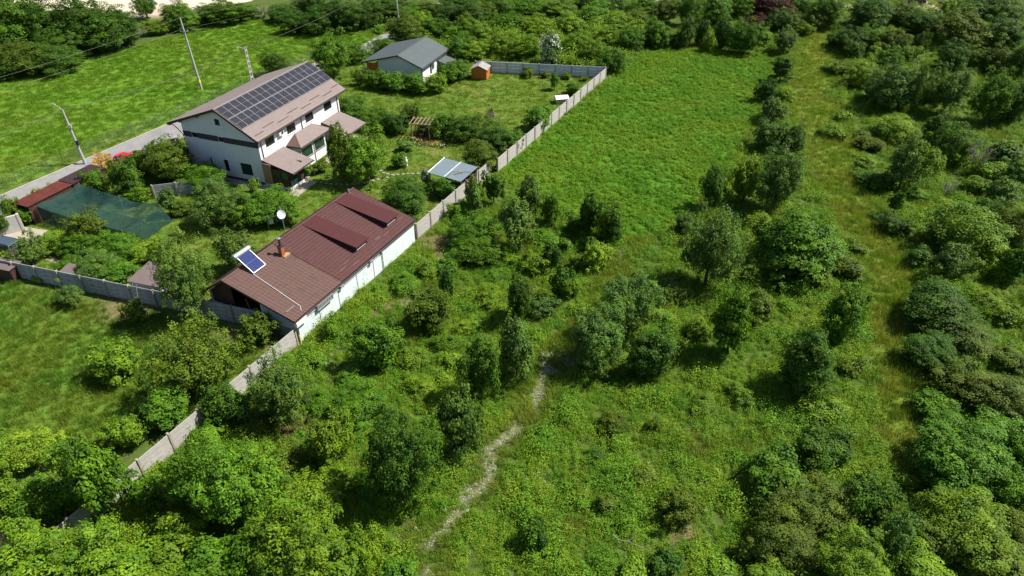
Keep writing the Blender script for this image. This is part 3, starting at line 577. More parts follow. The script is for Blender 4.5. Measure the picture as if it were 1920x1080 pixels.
ac = MB().box(4.05, 4.95, .12, .44, 4.85, 5.4).build('air_conditioner', M['white_frame'], bh)
MB().tube([(4.62, .115, 5.12), (4.62, .10, 5.12)], .2, 14).build('fan_grille', M['dark_metal'], ac)
def canopy(x0, x1, y1, zw, zo, name):
    c = roof_plane(bh, x0, x1, (y1, zo), (.44, zw), M['roof_pale'], name=name, thick=.16, course=.4, x2=x0, x3=x1)
    MB().tube([(x0, y1 - .06, zo - .05), (x1, y1 - .06, zo - .05)], .06, 6).build('gutter', M['trim'], c); return c
canopy(.42, 4.62, -3.78, 3.25, 2.2, 'porch_roof'); canopy(12.7, 16.9, -3.7, 3.25, 2.2, 'terrace_roof')
for x in (12.95, 16.6): MB().box(x - .06, x + .06, -3.5, -3.38, .01, 2.2).build('terrace_post', M['wood_dark'], bh)
for x in (14.2, 15.3): window(bh, x, x + .95, .25, 2.3, (1, 0, 0), (0, -1, 0), (0, .3, 0), M['dark_frame'], M['glass'], 0)
# enclosed porch
pb = MB(); pb.box(.22, 3.25, -3.3, -3.12, 0, .34); pb.box(.22, .4, -3.11, .42, 0, .34); pb.box(3.07, 3.25, -3.11, .42, 0, .34); pb.build('porch_base', M['white_wall'], bh)
MB().box(.28, .36, -.75, .42, .35, 2.95).build('porch_board', M['osb'], bh)
pw_ = MB(); walled(pw_, 2.44, 2.12, [(.12, 1.15, .95, 1.9), (1.3, 2.3, .95, 1.9)], .06, u=(0, 1, 0), n=(-1, 0, 0), o=(.30, -3.2, .35)); pw_.build('porch_wall', M['wood_dark'], bh)
for a in (-3.08, -1.9): window(bh, .0 + a, a + 1.0, 1.3, 2.25, (0, 1, 0), (-1, 0, 0), (.30, 0, 0), M['dark_frame'], M['glass_green'], 0, depth=.05)
window(bh, .42, 2.35, .36, 2.25, (1, 0, 0), (0, -1, 0), (0, -3.22, 0), M['dark_frame'], M['glass_green'], 2, depth=.06, name='porch_glazing')
MB().box(2.4, 3.2, -3.22, -3.14, .36, 2.3).build('porch_door', M['wood_dark'], bh); MB().box(3.1, 3.18, -3.1, .4, .36, 2.6).build('porch_side', M['wood_dark'], bh)
MB().box(.38, 3.08, -3.08, .4, .02, .36).build('porch_floor', M['black'], bh)
for x in (.26, 3.2): MB().tube([(x, -3.4, 2.15), (x, -3.4, .05)], .045, 6).build('downpipe', M['trim'], bh)
# bay with hipped roof
wb = MB(); walled(wb, 5.1, 2.95, [(.05, 2.25, 1.25, 2.62), (2.75, 4.85, 1.25, 2.62)], .1, u=(1, 0, 0), n=(0, -1, 0), o=(5.7, -1.25, 0))
wb.poly([(5.7, -1.25, 0), (5.7, -1.25, 2.95), (5.7, .44, 2.95), (5.7, .44, 0)]); wb.poly([(10.8, -1.25, 0), (10.8, .44, 0), (10.8, .44, 2.95), (10.8, -1.25, 2.95)]); wb.build('bay_wall', M['white_wall'], bh)
MB().box(5.75, 10.75, -1.08, .4, .02, 2.9).build('bay_core', M['black'], bh)
for a, b in ((5.75, 7.95), (8.45, 10.55)): window(bh, a, b, 1.25, 2.62, (1, 0, 0), (0, -1, 0), (0, -1.25, 0), M['dark_frame'], M['glass_green'], 0, depth=.1, sill=M['trim'])
A_, B_, C_, D_, E_, F_ = (5.15, .44, 3.08), (7.2, .44, 3.9), (10.5, .44, 3.9), (12.2, .44, 3.08), (5.4, -1.6, 3.04), (11.9, -1.6, 3.04)
hb = MB().slab([E_, F_, C_, B_], (0, 0, -.1)).slab([A_, E_, B_], (0, 0, -.1)).slab([F_, D_, C_], (0, 0, -.1)).build('bay_roof', M['trim'], bh)
V, Q = tile_sheet(5.42, 11.88, (-1.58, 3.05), (.43, 3.9), x2=7.2, x3=10.5, course=.4); link('tile_sheet', np_mesh('tile_sheet', V, Q, M['roof_pale']), hb)
for tri, nm in (([A_, E_, B_], 'hip_sheet'), ([F_, D_, C_], 'hip_sheet')):
    hs = MB(); n_ = 9; a, e, t = [np.array(p) for p in tri]
    for i in range(n_):
        p, q = a + (e - a) * i / n_, a + (e - a) * (i + 1) / n_; m_ = (p + q) / 2; o_ = np.array([0, 0, .03]); r_ = o_ + [0, 0, .035]
        k = 1 - abs(2 * (i + .5) / n_ - 1); T_ = t
        hs.poly([p + o_, m_ + r_, T_ + r_]); hs.poly([m_ + r_, q + o_, T_ + r_])
    hs.build(nm, M['roof_old'], hb)
for e_, t_ in ((E_, B_), (F_, C_)): MB().tube([e_, t_], .05, 6).build('hip_cap', M['roof_pale'], hb)
MB().tube([(5.38, -1.66, 3.0), (11.92, -1.66, 3.0)], .06, 6).build('gutter', M['trim'], hb)
for x in (8.2, 10.95): MB().tube([(x, -1.62, 2.95), (x, -1.35, 2.6), (x, -1.33, .05)], .045, 6).build('downpipe', M['dark_frame'], bh)
pv = MB()
for x0, x1, y0, y1 in ((-.7, 3.45, -4.75, -3.33), (3.47, 12.3, -3.1, -1.9), (12.32, 17.0, -3.9, .4)): pv.box(x0, x1, y0, y1, -.01, .045)
tp = pv.build('patio', M['paving']); tp.location = bh.location; tp.rotation_euler = bh.rotation_euler; tag(tp, kind='structure')
tl = MB().box(X0 - 1.3, X0 - .06, -.6, 11.6, -.01, .03).build('house_walk', M['kerb']); tl.location = bh.location; tl.rotation_euler = bh.rotation_euler; tag(tl, kind='structure')

# ------------------------------------------------------------------ the long outbuilding on the fence line
ob = empty('garage', (*OUT[0], 0), math.radians(63.829), 'long low white outbuilding with maroon tiled roof and two dormers on the fence line', 'building')
LO = 18.44; zr = lambda y: 2.52 + (4.45 - 2.52) / 7.37 * y
w = MB(); w.box(.12, LO - .06, .03, .25, 0, 2.36); w.build('wall', M['garage_wall'], ob)
MB().add([(LO - .1, .26, 0), (LO - .1, 9.9, 0), (LO - .1, 9.9, 2.5), (LO - .1, 7.37, 4.25), (LO - .1, .26, 2.4), (LO - .3, .26, 0), (LO - .3, 9.9, 0), (LO - .3, 9.9, 2.5), (LO - .3, 7.37, 4.25), (LO - .3, .26, 2.4)],
         [(0, 1, 2, 3, 4), (9, 8, 7, 6, 5), (0, 4, 9, 5), (1, 6, 7, 2)]).build('end_wall', M['garage_wall'], ob)
MB().box(.12, LO - .31, 9.7, 9.9, 0, 2.45).build('back_wall', M['cream'], ob)
MB().box(.14, .34, .26, 9.69, 0, 1.22).build('gable_base', M['concrete_grey'], ob)
k = MB()                                           # white boarded right half of the gable, board by board
for i in range(8):
    z0 = 1.24 + .3 * i; ya = .28 if z0 + .3 < zr(.3) - .2 else (z0 + .3 - 2.32) / .262; yb = 3.98
    if ya < yb - .2: MB().box(.15, .2 + .008 * (i % 2), ya, yb, z0, z0 + .29).build('gable_board', M['garage_wall'], ob)
MB().add([(.16, .28, 1.24), (.16, 3.97, 1.24), (.16, 3.97, zr(3.97) - .16), (.16, .28, zr(.28) - .16), (.24, .28, 1.24), (.24, 3.97, 1.24), (.24, 3.97, zr(3.97) - .16), (.24, .28, zr(.28) - .16)], [(0, 3, 2, 1), (4, 5, 6, 7), (0, 4, 7, 3), (1, 2, 6, 5)]).build('gable_panel', M['garage_wall'], ob)
MB().box(.10, .145, 6.9, 9.9, 1.22, 1.42).build('lintel', M['white_paint'], ob); MB().box(.10, .145, .3, 3.95, 1.18, 1.34).build('lintel', M['white_paint'], ob)
MB().add([(.2, 7.15, 1.23), (.2, 9.65, 1.23), (.2, 9.65, 2.5), (.2, 7.37, 4.2), (.2, 7.15, 4.2), (.28, 7.15, 1.23), (.28, 9.65, 1.23), (.28, 9.65, 2.5), (.28, 7.37, 4.2), (.28, 7.15, 4.2)], [(4, 3, 2, 1, 0), (5, 6, 7, 8, 9), (0, 5, 9, 4)]).build('gable_panel', M['wood_dark'], ob)
MB().box(1.9, 2.0, .3, 9.6, .02, 2.4).build('dark_backing', M['black'], ob); MB().box(.36, 1.88, .3, 9.6, 1.16, 1.2).build('loft_floor', M['wood_dark'], ob)  # black sheet stands in for the dark inside the gable opening
MB().tube([(.4, 5.6, 1.25), (.45, 5.9, 2.6)], .04, 5).build('prop', M['wood'], ob)
roof_plane(ob, -.28, 6.2, (-.12, zr(-.12)), (7.37, 4.45), M['roof_old'], period=.36, amp=.05, course=.42, step=.03)
roof_plane(ob, 6.21, LO + .15, (-.12, zr(-.12) + .045), (7.37, 4.495), M['roof_red'], period=.22, amp=.03, course=.38, step=.06)
roof_plane(ob, -.28, 6.2, (10.35, 2.45), (7.375, 4.45), M['roof_old'], period=.2, amp=.035, course=.42); roof_plane(ob, 6.21, LO + .15, (10.35, 2.5), (7.375, 4.495), M['roof_red'], period=.22, amp=.026, course=.38)
MB().tube([(-.3, 7.37, 4.5), (6.2, 7.37, 4.5)], .09, 7).build('ridge_cap', M['roof_old'], ob); MB().tube([(6.22, 7.37, 4.56), (LO + .17, 7.37, 4.56)], .09, 7).build('ridge_cap', M['roof_red'], ob)
MB().box(6.15, 6.28, 0, .1, 2.55, 2.62).build('edge_flashing', M['roof_red'], ob)
for x, m_ in ((-.315, M['roof_old']), (LO + .155, M['roof_red'])):
    MB().slab([(x, -.14, zr(-.14) + .08), (x + .03, -.14, zr(-.14) + .08), (x + .03, 7.37, 4.56), (x, 7.37, 4.56)], (0, 0, -.22)).slab([(x, 7.37, 4.56), (x + .03, 7.37, 4.56), (x + .03, 10.38, 2.53), (x, 10.38, 2.53)], (0, 0, -.22)).build('barge_board', m_, ob)
MB().tube([(-.28, -.2, 2.42), (LO + .15, -.2, 2.42)], .065, 6).build('gutter', M['trim'], ob)
for x0 in (10.3, 15.42):
    x1 = x0 + 1.82; y0 = 1.25; zt = 3.62; zb = zr(y0) + .04
    d = MB(); d.add([(x0, y0, zb), (x0, 7.1, zr(7.1)), (x0, y0, zt - .08)], [(0, 2, 1)]); d.add([(x1, y0, zb), (x1, 7.1, zr(7.1)), (x1, y0, zt - .08)], [(0, 1, 2)])
    walled(d, 1.82, zt - .08 - zb, [(.2, 1.62, .14, zt - zb - .2)], .08, u=(1, 0, 0), n=(0, -1, 0), o=(x0, y0, zb)); dm = d.build('dormer', M['trim'], ob)  # dark brown walls; the colour also deepens their shaded sides
    window(dm, x0 + .2, x0 + 1.62, zb + .14, zt - .2, (1, 0, 0), (0, -1, 0), (0, y0, 0), M['white_frame'], M['glass'], 2, depth=.07)
    dr = MB().slab([(x0 - .12, y0 - .25, zt - .03), (x1 + .12, y0 - .25, zt - .03), (x1 + .12, 7.3, 4.56), (x0 - .12, 7.3, 4.56)], (0, 0, -.06)).build('dormer_roof', M['roof_dormer'], dm)
    for t in np.linspace(0, 1, 8):
        x = x0 - .1 + t * 2.02; MB().slab([(x, y0 - .245, zt - .004), (x + .025, y0 - .245, zt - .004), (x + .025, 7.29, 4.583), (x, 7.29, 4.583)], (0, 0, -.024)).build('seam', M['roof_dormer'], dr) if False else None
for a, y in ((7.1, .75), (8.1, 1.05), (13.0, .95), (14.1, .7), (17.2, 1.0), (8.6, .35)):
    z = zr(y) + .05; MB().slab([(a, y - .04, z + .04), (a + .9, y - .04, z + .04), (a + .9, y + .04, z + .13), (a, y + .04, z + .13)], (0, 0, -.05)).build('snow_guard', M['guard'], ob)
MB().slab([(.1, .95, zr(.95) + .11), (1.15, .95, zr(.95) + .11), (1.15, 1.05, zr(1.05) + .15), (.1, 1.05, zr(1.05) + .15)], (0, 0, -.06)).build('snow_guard', M['guard'], ob)
ch = empty('chimney', (5.6, 5.85, zr(5.85))); ch.parent = ob
for i in range(11):
    a = .2 - .002 * (i % 2); MB().box(-a, a, -a, a, -.12 + .1 * i, -.03 + .1 * i).build('brick_course', M['brick'], ch)
MB().box(-.185, .185, -.185, .185, -.15, .98).build('mortar_core', M['mortar'], ch); MB().box(-.16, .62, -.42, .2, -.12, .07).build('flashing', M['mortar'], ch)
MB().box(-.23, .23, -.23, .23, .985, 1.06).build('cap', M['dark_metal'], ch); MB().tube([(0, 0, 1.06), (0, 0, 1.78)], .115, 10).build('flue', M['dark_metal'], ch)
MB().tube([(0, 0, 1.8), (0, 0, 1.86), (0, 0, 1.93)], [.18, .2, .03], 12).build('cowl', M['steel'], ch)
MB().tube([(17.6, 7.2, 4.5), (17.6, 7.2, 4.9)], .1, 8).build('vent_pipe', M['steel'], ob)
MB().tube([(2.0, 6.0, zr(6.0) + .13), (1.7, 3.3, zr(3.3) + .12), (1.4, .6, zr(.6) + .12), (1.05, .25, zr(.25) + .12)], .022, 6).build('white_pipe', M['white_paint'], ob)
MB().box(-.3, 1.0, -.32, .02, 1.95, 2.38).build('box_beam', M['white_paint'], ob)
for i, x in enumerate((2.9, 5.6, 8.4, 11.05)): MB().box(x - .03, x + .03, -.004, .028, .02, 1.95).build('wall_joint', M['concrete_grey'], ob)
MB().tube([(1.02, -.05, 2.0), (12.4, -.05, 2.02)], .035, 6).build('conduit', M['concrete_grey'], ob)
vb = MB(); vb.box(2.5, 4.6, -.28, .02, 1.80, 1.86); vb.box(2.5, 4.6, -.28, .02, 2.26, 2.32); vb.box(2.5, 2.56, -.28, .02, 1.865, 2.255); vb.box(4.54, 4.6, -.28, .02, 1.865, 2.255); vo = vb.build('vent_box', M['metal'], ob)
for i in range(12): MB().box(2.6 + .16 * i, 2.69 + .16 * i, -.26, -.2, 1.87, 2.25).build('louvre', M['metal'], vo)
for x in (6.0, 10.6):
    MB().box(x - .22, x + .22, -.32, .02, 2.1, 2.3).build('wall_bracket', M['metal'], ob)  # plain metal brackets on the wall, no lamps
MB().tube([(12.5, -.16, 2.4), (12.5, -.06, 2.25), (12.5, -.06, .05)], .05, 6).build('downpipe', M['metal'], ob); MB().box(12.25, 12.75, -.24, .02, 2.2, 2.4).build('hopper', M['sheet_blue'], ob)

# solar water heater standing on the outbuilding roof
sh = empty('solar_water_heater', tuple(Matrix.Translation((*OUT[0], 0)) @ Matrix.Rotation(math.radians(63.829), 4, 'Z') @ Vector((2.78, 6.0, zr(6.0)))), math.radians(63.829), 'solar water heater with blue collector and silver tank on the outbuilding roof', 'water heater')
cs = math.atan2(1.12, 1.55); cl = 1.9
cb = MB().box(-.72, .72, 0, cl, 0, .07).build('collector', M['collector'], sh, loc=(0, 0, .16), rot=(cs, 0, 0))
fr = MB()
for x in (-.76, .76): fr.box(x - .02, x + .02, -.03, cl + .05, -.02, .09)
fr.box(-.72, .72, -.05, -.005, -.02, .09); fr.build('collector_frame', M['steel'], sh, loc=(0, 0, .16), rot=(cs, 0, 0))
tk = MB().tube([(-.98, 1.72, 1.40), (-.93, 1.72, 1.40), (.93, 1.72, 1.40), (.98, 1.72, 1.40)], [.19, .25, .25, .19], 20).build('tank', M['steel'], sh, smooth=False)
for x in (-.88, .88): MB().tube([(x, 1.72, 1.40), (x + math.copysign(.02, x), 1.72, 1.40)], .255, 20).build('tank_band', M['metal'], tk)
for x in (-.74, .74):
    MB().tube([(x, 1.7, 1.2), (x, 1.36, .36)], .025, 5).build('stand_leg', M['steel'], sh); MB().tube([(x, 0, .2), (x, 0, .06)], .025, 5).build('stand_leg', M['steel'], sh); MB().tube([(x, 0, .1), (x, 1.36, .4)], .02, 5).build('stand_brace', M['steel'], sh)

# ------------------------------------------------------------------ the small white house with the grey roof
wh = empty('bungalow', (*WH[0], 0), math.radians(70.686), 'small white single-storey house with grey metal roof', 'house')
zf = lambda y: 2.41 + .41 * y if y <= 4.17 else 4.12 - .253 * (y - 4.17)
w = MB(); walled(w, 9.9, zf(.4) - .12, [(3.0, 3.75, .25, 2.0), (7.6, 8.15, 1.0, 1.78)], .1, u=(1, 0, 0), n=(0, -1, 0), o=(.68, .4, 0))
w.poly([(.68, y, z) for y, z in ((.4, 0), (8.2, 0), (8.2, zf(8.2) - .13), (4.17, zf(4.17) - .15), (.4, zf(.4) - .12))][::-1]); w.poly([(10.58, y, z) for y, z in ((.4, 0), (8.2, 0), (8.2, zf(8.2) - .13), (4.17, zf(4.17) - .15), (.4, zf(.4) - .12))])
w.poly([(.68, 8.2, 0), (.68, 8.2, 2.95), (10.58, 8.2, 2.95), (10.58, 8.2, 0)]); w.build('wall', M['white_wall'], wh); MB().box(.8, 10.4, .55, 8.1, .02, 2.2).build('interior_core', M['black'], wh)
window(wh, 3.68, 4.43, .25, 2.0, (1, 0, 0), (0, -1, 0), (0, .4, 0), M['white_frame'], M['glass'], 0, name='door'); window(wh, 8.28, 8.83, 1.0, 1.78, (1, 0, 0), (0, -1, 0), (0, .4, 0), M['white_frame'], M['glass'], 0)
roof_plane(wh, 0, 10.97, (0, 2.41), (4.17, 4.12), M['roof_grey'], period=.3, amp=.035, course=0, trim=M['dark_metal']); roof_plane(wh, 0, 10.97, (10.93, 2.41), (4.175, 4.12), M['roof_grey'], period=.3, amp=.035, course=0, trim=M['dark_metal'])
MB().tube([(-.02, 4.17, 4.17), (10.99, 4.17, 4.17)], .08, 7).build('ridge_cap', M['roof_grey'], wh); MB().tube([(0, -.07, 2.34), (10.97, -.07, 2.34)], .065, 6).build('gutter', M['dark_metal'], wh)
for x in (.6, 10.7): MB().tube([(x, -.03, 2.3), (x, .3, 2.1), (x, .32, .05)], .045, 6).build('downpipe', M['dark_metal'], wh)
MB().box(4.65, 5.5, .06, .39, 1.35, 1.95).build('air_conditioner', M['white_frame'], wh)
MB().box(.66, .72, 8.21, 10.3, .02, 2.3).build('terrace_screen', M['wood_orange'], wh)
for y in (10.6,):
    for x in (.3, 5.4, 10.6): MB().box(x - .06, x + .06, y - .06, y + .06, .01, 2.4).build('terrace_post', M['white_frame'], wh)
MB().slab([(6.6, -1.6, 1.15), (10.2, -1.6, 1.15), (10.2, .39, 1.75), (6.6, .39, 1.75)], (0, 0, -.06)).build('lean_to_roof', M['roof_grey'], wh)
for x in (6.75, 10.05): MB().box(x - .05, x + .05, -1.5, -1.4, .01, 1.12).build('lean_to_post', M['white_frame'], wh)

# ------------------------------------------------------------------ orange garden shed
s0 = at(884, 148.6); s1 = at(912.7, 150.6); sa = math.atan2(s1[1] - s0[1], s1[0] - s0[0])
sd_ = empty('garden_shed', (s0[0], s0[1], 0), sa, 'orange wooden garden shed with grey felt roof on the lawn', 'shed'); sw, sdp, shh, srr = 2.55, 2.2, 1.75, 2.35
for i in range(12):
    x = sw * i / 12; MB().box(x + .006, x + sw / 12 - .006, 0, .05, .05, shh + (srr - shh) * (1 - abs((x + sw / 24) / sw * 2 - 1)) - .1).build('wall_board', M['wood_orange'], sd_)
for i in range(10):
    y = .06 + (sdp - .12) * i / 10
    for x in ((0, .05), (sw - .05, sw)):
        if x[0] > 1 and 4 <= i <= 7: continue
        MB().box(x[0], x[1], y + .006, y + (sdp - .12) / 10 - .006, .05, shh - .03).build('wall_board', M['wood_orange'], sd_)
MB().box(sw - .06, sw - .02, .06 + .832, .06 + 1.66, .08, 1.66).build('door', M['wood_orange'], sd_); MB().box(.08, sw - .08, .07, sdp - .06, .03, 1.7).build('inner_box', M['wood_dark'], sd_)
MB().box(.0, sw, sdp - .05, sdp, .05, shh - .03).build('rear_wall', M['wood_orange'], sd_); MB().box(sw + .002, sw + .03, .25, .62, 1.1, 1.5).build('window', M['glass'], sd_)
MB().slab([(-.18, -.18, shh - .08), (sw / 2, -.18, srr), (sw / 2, sdp + .18, srr), (-.18, sdp + .18, shh - .08)], (0, 0, -.05)).build('roof_slope', M['felt'], sd_); MB().slab([(sw / 2 + .002, -.18, srr), (sw + .18, -.18, shh - .08), (sw + .18, sdp + .18, shh - .08), (sw / 2 + .002, sdp + .18, srr)], (0, 0, -.05)).build('roof_slope', M['felt'], sd_)

# ------------------------------------------------------------------ open shelter with the bluish sheet roof beside the fence
qa, qb, qc, qd = [at(700 + x / 4.5, 160 + y / 4.5, h) for (x, y), h in (((600, 612), 2.75), ((882, 690), 2.55), ((738, 815), 2.3), ((460, 735), 2.45))]
cen = (qa + qb + qc + qd) / 4; lt = empty('sheet_metal_shelter', (cen[0], cen[1], 0), 0, 'open shelter with bluish metal sheet roof beside the long concrete fence', 'shelter')
L_ = lambda p, dz=0: (p[0] - cen[0], p[1] - cen[1], p[2] + dz)
mid0, mid1 = (qa + qb) / 2, (qd + qc) / 2; MB().slab([L_(qd), L_(mid1), L_(mid0), L_(qa)], (0, 0, -.05)).build('roof_sheet', M['sheet_blue'], lt)
MB().slab([L_(mid1, .03), L_(qc, .03), L_(qb, .03), L_(mid0, .03)], (0, 0, -.05)).build('roof_sheet', M['sheet_blue'], lt)
MB().tube([L_(mid0, .07), L_(mid1, .07)], .04, 5).build('seam_batten', M['metal'], lt); MB().tube([L_(qa, .03), L_(qd, .03)], .06, 5).build('edge_trim', M['metal'], lt)
for p in (qa, qb, qc, qd):
    q = cen + (p - cen) * .93; MB().box(q[0] - cen[0] - .06, q[0] - cen[0] + .06, q[1] - cen[1] - .06, q[1] - cen[1] + .06, 0, p[2] - .03).build('post', M['wood_dark'], lt)
for p, q in ((qb, qc), (qa, qb)):
    a, b_ = cen + (p - cen) * .95, cen + (q - cen) * .95
    for i in range(9):
        u0, u1 = a + (b_ - a) * (i + .04) / 9, a + (b_ - a) * (i + .96) / 9; MB().slab([(u0[0] - cen[0], u0[1] - cen[1], 1.9), (u1[0] - cen[0], u1[1] - cen[1], 1.9), (u1[0] - cen[0] - .04, u1[1] - cen[1] + .02, 1.9), (u0[0] - cen[0] - .04, u0[1] - cen[1] + .02, 1.9)], (0, 0, -1.85)).build('wall_board', M['wood_dark'], lt)
e0 = (mid0 * .35 + mid1 * .65 + qb * .4 + qc * .6) / 2; MB().box(-.55, .55, -.06, .06, 0, .05).build('loose_plank', M['wood'], lt, loc=L_(e0, .16), rot=(0, 0, .35))
MB().tube([L_(qb * .6 + qc * .4, .12), L_(mid0 * .3 + mid1 * .7 + np.array([.4, 0, 0]), .12), L_(mid1 * .85 + qc * .15, .1)], .02, 4).build('loose_wire', M['cable'], lt)

# ------------------------------------------------------------------ concrete panel fences
M['post'] = mat('shade_brown_concrete', (0.27, 0.235, 0.19), .92, .15, 3, .4, 25)  # brownish, and darkened so the colour carries the posts' shaded side
def fence(name, start, end, bay, h, rows, m, label, inward=0.0, cap=True):
    start, end = np.array(start, float), np.array(end, float); d = end - start; n = max(1, round(np.linalg.norm(d) / bay)); bay = np.linalg.norm(d) / n
    f = empty(name, (*start, 0), math.atan2(d[1], d[0]), label, 'fence'); rh = h / rows
    sm = MB(); g = .016; sm.box(0, bay - .13, -.02, .03, g, rh - g)
    me = sm.mesh('slab', m); pm_ = MB().box(-.075, .075, -.13, .11, -.02, h + .05).mesh('post', M['post'])
    for i in range(n + 1): link('post', pm_, f, (i * bay, rnd.uniform(-.015, .015), 0), (rnd.gauss(0, .006), rnd.gauss(0, .006), 0))
    for i in range(n):
        for r in range(rows): link('slab', me, f, (i * bay + .068, rnd.uniform(-.012, .012), r * rh), (rnd.gauss(0, .008), 0, 0))
    return f
def fpt(s, off=0.0): return FC - FD * s + FN * off
fence('concrete_fence', fpt(0), fpt(37.8), 2.7, 1.8, 4, M['concrete'], 'pale concrete panel fence running along the lawn up to its far corner')
fence('concrete_fence', fpt(39.0, .55), fpt(55.6, .25), 2.75, 1.8, 4, M['concrete'], 'pale concrete panel fence between the sheet-metal shelter and the outbuilding')
fence('concrete_fence', fpt(74.9, -.12), fpt(104, -.1), 2.65, 1.8, 4, M['concrete'], 'pale concrete panel fence in the foreground running down from the outbuilding to the lower left')
fence('concrete_fence', (15.35, 113.95), at(892, 135)[:2], 2.7, 1.85, 4, mat('bluish_concrete', (0.50, 0.52, 0.53), .9, .1, 2.2, .4, 25, stains=((.3, .31, .32), 1.6, .55, (1, 1, 2.5))), 'bluish grey concrete back wall behind the lawn with the orange shed')
fence('concrete_fence', (-53.6, 59.25), (-19.6, 48.55), 2.8, 1.85, 4, M['concrete_grey'], 'grey concrete panel fence along the left garden, meadow in front of it')  # same concrete as the pale fences; bluish shade put into the grey
fence('concrete_fence', at(292, 372)[:2], at(420, 356)[:2], 2.4, 1.7, 4, M['concrete_grey'], 'short grey concrete fence among the fruit trees beside the large house')

# ------------------------------------------------------------------ poles, lamp, cables, wire fence
def lamp_pole(px, h, label, lean=(0.0, 0.0)):
    b_ = at(*px); o = empty('street_lamp', tuple(b_), 0, label, 'street lamp')
    MB().tube([(0, 0, -.1), (lean[0], lean[1], h)], [.19, .11], 8).build('pole', M['pole_concrete'], o)
    t = Vector((lean[0], lean[1], h)); u = Vector((-.75, .45, 0)).normalized()
    MB().tube([t + Vector((0, 0, -.5)), t + u * .3 + Vector((0, 0, .1)), t + u * 1.2 + Vector((0, 0, .28))], .04, 6).build('arm', M['metal'], o)
    hd = t + u * 1.5 + Vector((0, 0, .3)); MB().tube([hd - u * .4, hd - u * .1, hd + u * .35], [.07, .15, .08], 8).build('lamp_head', M['metal'], o)
    MB().box(-.16, .16, -.12, .12, -.22, .22).build('meter_box', M['metal'], o, loc=(lean[0] * .72 + .18, lean[1] * .72 - .1, h * .70)); MB().box(-.16, .16, -.12, .12, -.28, .28).build('junction_box', M['dark_metal'], o, loc=(lean[0] * .4 + .22, lean[1] * .4 - .1, h * .40))
    return Vector(tuple(b_)) + t
T1 = lamp_pole((160, 307), 7.2, 'concrete street lamp at the left beside the road with a small lamp arm', (-.35, .1))
b2 = at(378, 167); p2 = empty('utility_pole', tuple(b2), 0, 'tall bare concrete utility pole standing in the meadow beyond the road', 'pole')
MB().tube([(0, 0, -.1), (-.45, .1, 10.9)], [.2, .11], 8).build('pole', M['pole_concrete'], p2); MB().tube([(-.04, 0, 1.05), (-.05, .01, 1.45)], .2, 8).build('painted_band', M['ochre'], p2)
MB().box(-.95, .35, -.05, .05, 8.9, 9.0).build('crossarm', M['metal'], p2)
for x in (-.85, .25): MB().tube([(x, 0, 9.0), (x, 0, 9.18)], .05, 6).build('insulator', M['white_frame'], p2)
T2 = Vector(tuple(b2)) + Vector((-.45, .1, 10.9)); T2b = Vector(tuple(b2)) + Vector((-.85, 0, 9.2))
b3 = at(458, 88, 7.4); p3 = empty('lattice_pole', (b3[0] + .1, b3[1], 0), math.radians(62), 'concrete pole with rectangular openings behind the large house', 'pole')
for x in (-.22, .22): MB().tube([(x * 1.3, 0, -.1), (x * .7, 0, 7.4)], [.1, .085], 4).build('pole_leg', M['pole_concrete'], p3)
for i in range(9): MB().box(-.2, .2, -.07, .07, .35 + .8 * i, .6 + .8 * i).build('rung', M['pole_concrete'], p3)
MB().tube([(-.1, 0, 7.2), (-.9, .3, 7.6), (-1.3, .4, 7.65)], .04, 5).build('lamp_arm', M['metal'], p3)
T3 = Vector((b3[0], b3[1], 7.2))
b4 = at(749, 50); p4 = empty('utility_pole', tuple(b4), 0, 'pale utility pole among the trees at the top edge of the photo', 'pole'); MB().tube([(0, 0, -.1), (-.2, 0, 9.5)], [.2, .12], 8).build('pole', M['pole_concrete'], p4)
MB().box(-.8, .5, -.05, .05, 9.0, 9.1).build('crossarm', M['metal'], p4); T4 = Vector(tuple(b4)) + Vector((-.2, 0, 9.2))
def cable(a, b_, sag, label, r=.034, m='cable'):
    a, b_ = Vector(a), Vector(b_); n = 24; pts = [a.lerp(b_, i / n) - Vector((0, 0, sag * 4 * (i / n) * (1 - i / n))) for i in range(n + 1)]
    c = a.lerp(b_, .5); return tag(MB().tube([p - a for p in pts], r, 4).build('power_cable', M[m], loc=a), label, 'cable')
cable(T1, T3 + Vector((-.2, 0, 0)), .9, 'black cable hanging between the left street lamp and the lattice pole'); cable(T1, T1 - Vector((*(RD * 34), .3)), .7, 'black cable leaving the left street lamp towards the left edge')
cable(T3, T4, .9, 'black cable from the lattice pole to the pole among the trees'); R2 = Vector((*RD, 0))
cable(T2, T2 - R2 * 60 + Vector((-8, 0, -.5)), 1.3, 'pale wire from the tall meadow pole towards the left edge', .006, 'wire'); cable(T2, T2 + R2 * 70 + Vector((4, 0, 0)), 1.3, 'pale wire from the top of the tall meadow pole towards the upper edge', .006, 'wire')
cable(T2b, T2b - R2 * 60 + Vector((-8, 0, -.5)), 1.3, 'lower pale wire from the meadow pole crossarm towards the left edge', .006, 'wire'); cable(T2b, T2b + R2 * 70 + Vector((4, 0, 0)), 1.3, 'lower pale wire from the meadow pole crossarm towards the upper edge', .006, 'wire')
wf = empty('wire_fence', (*(RA - RN * .9 - RD * 14), 0), math.atan2(RD[1], RD[0]), 'thin wire fence with slim posts along the far side of the road', 'fence')
pm_ = MB().tube([(0, 0, -.05), (0, 0, 1.7)], .035, 5).mesh('post', M['wire'])
for i in range(19): link('post', pm_, wf, (i * 4.1, 0, 0), (rnd.gauss(0, .03), rnd.gauss(0, .03), 0))
for k in range(6): MB().tube([(x * 4.1, .0, .25 + .27 * k) for x in range(19)], .010, 4).build('wire', M['wire'], wf)

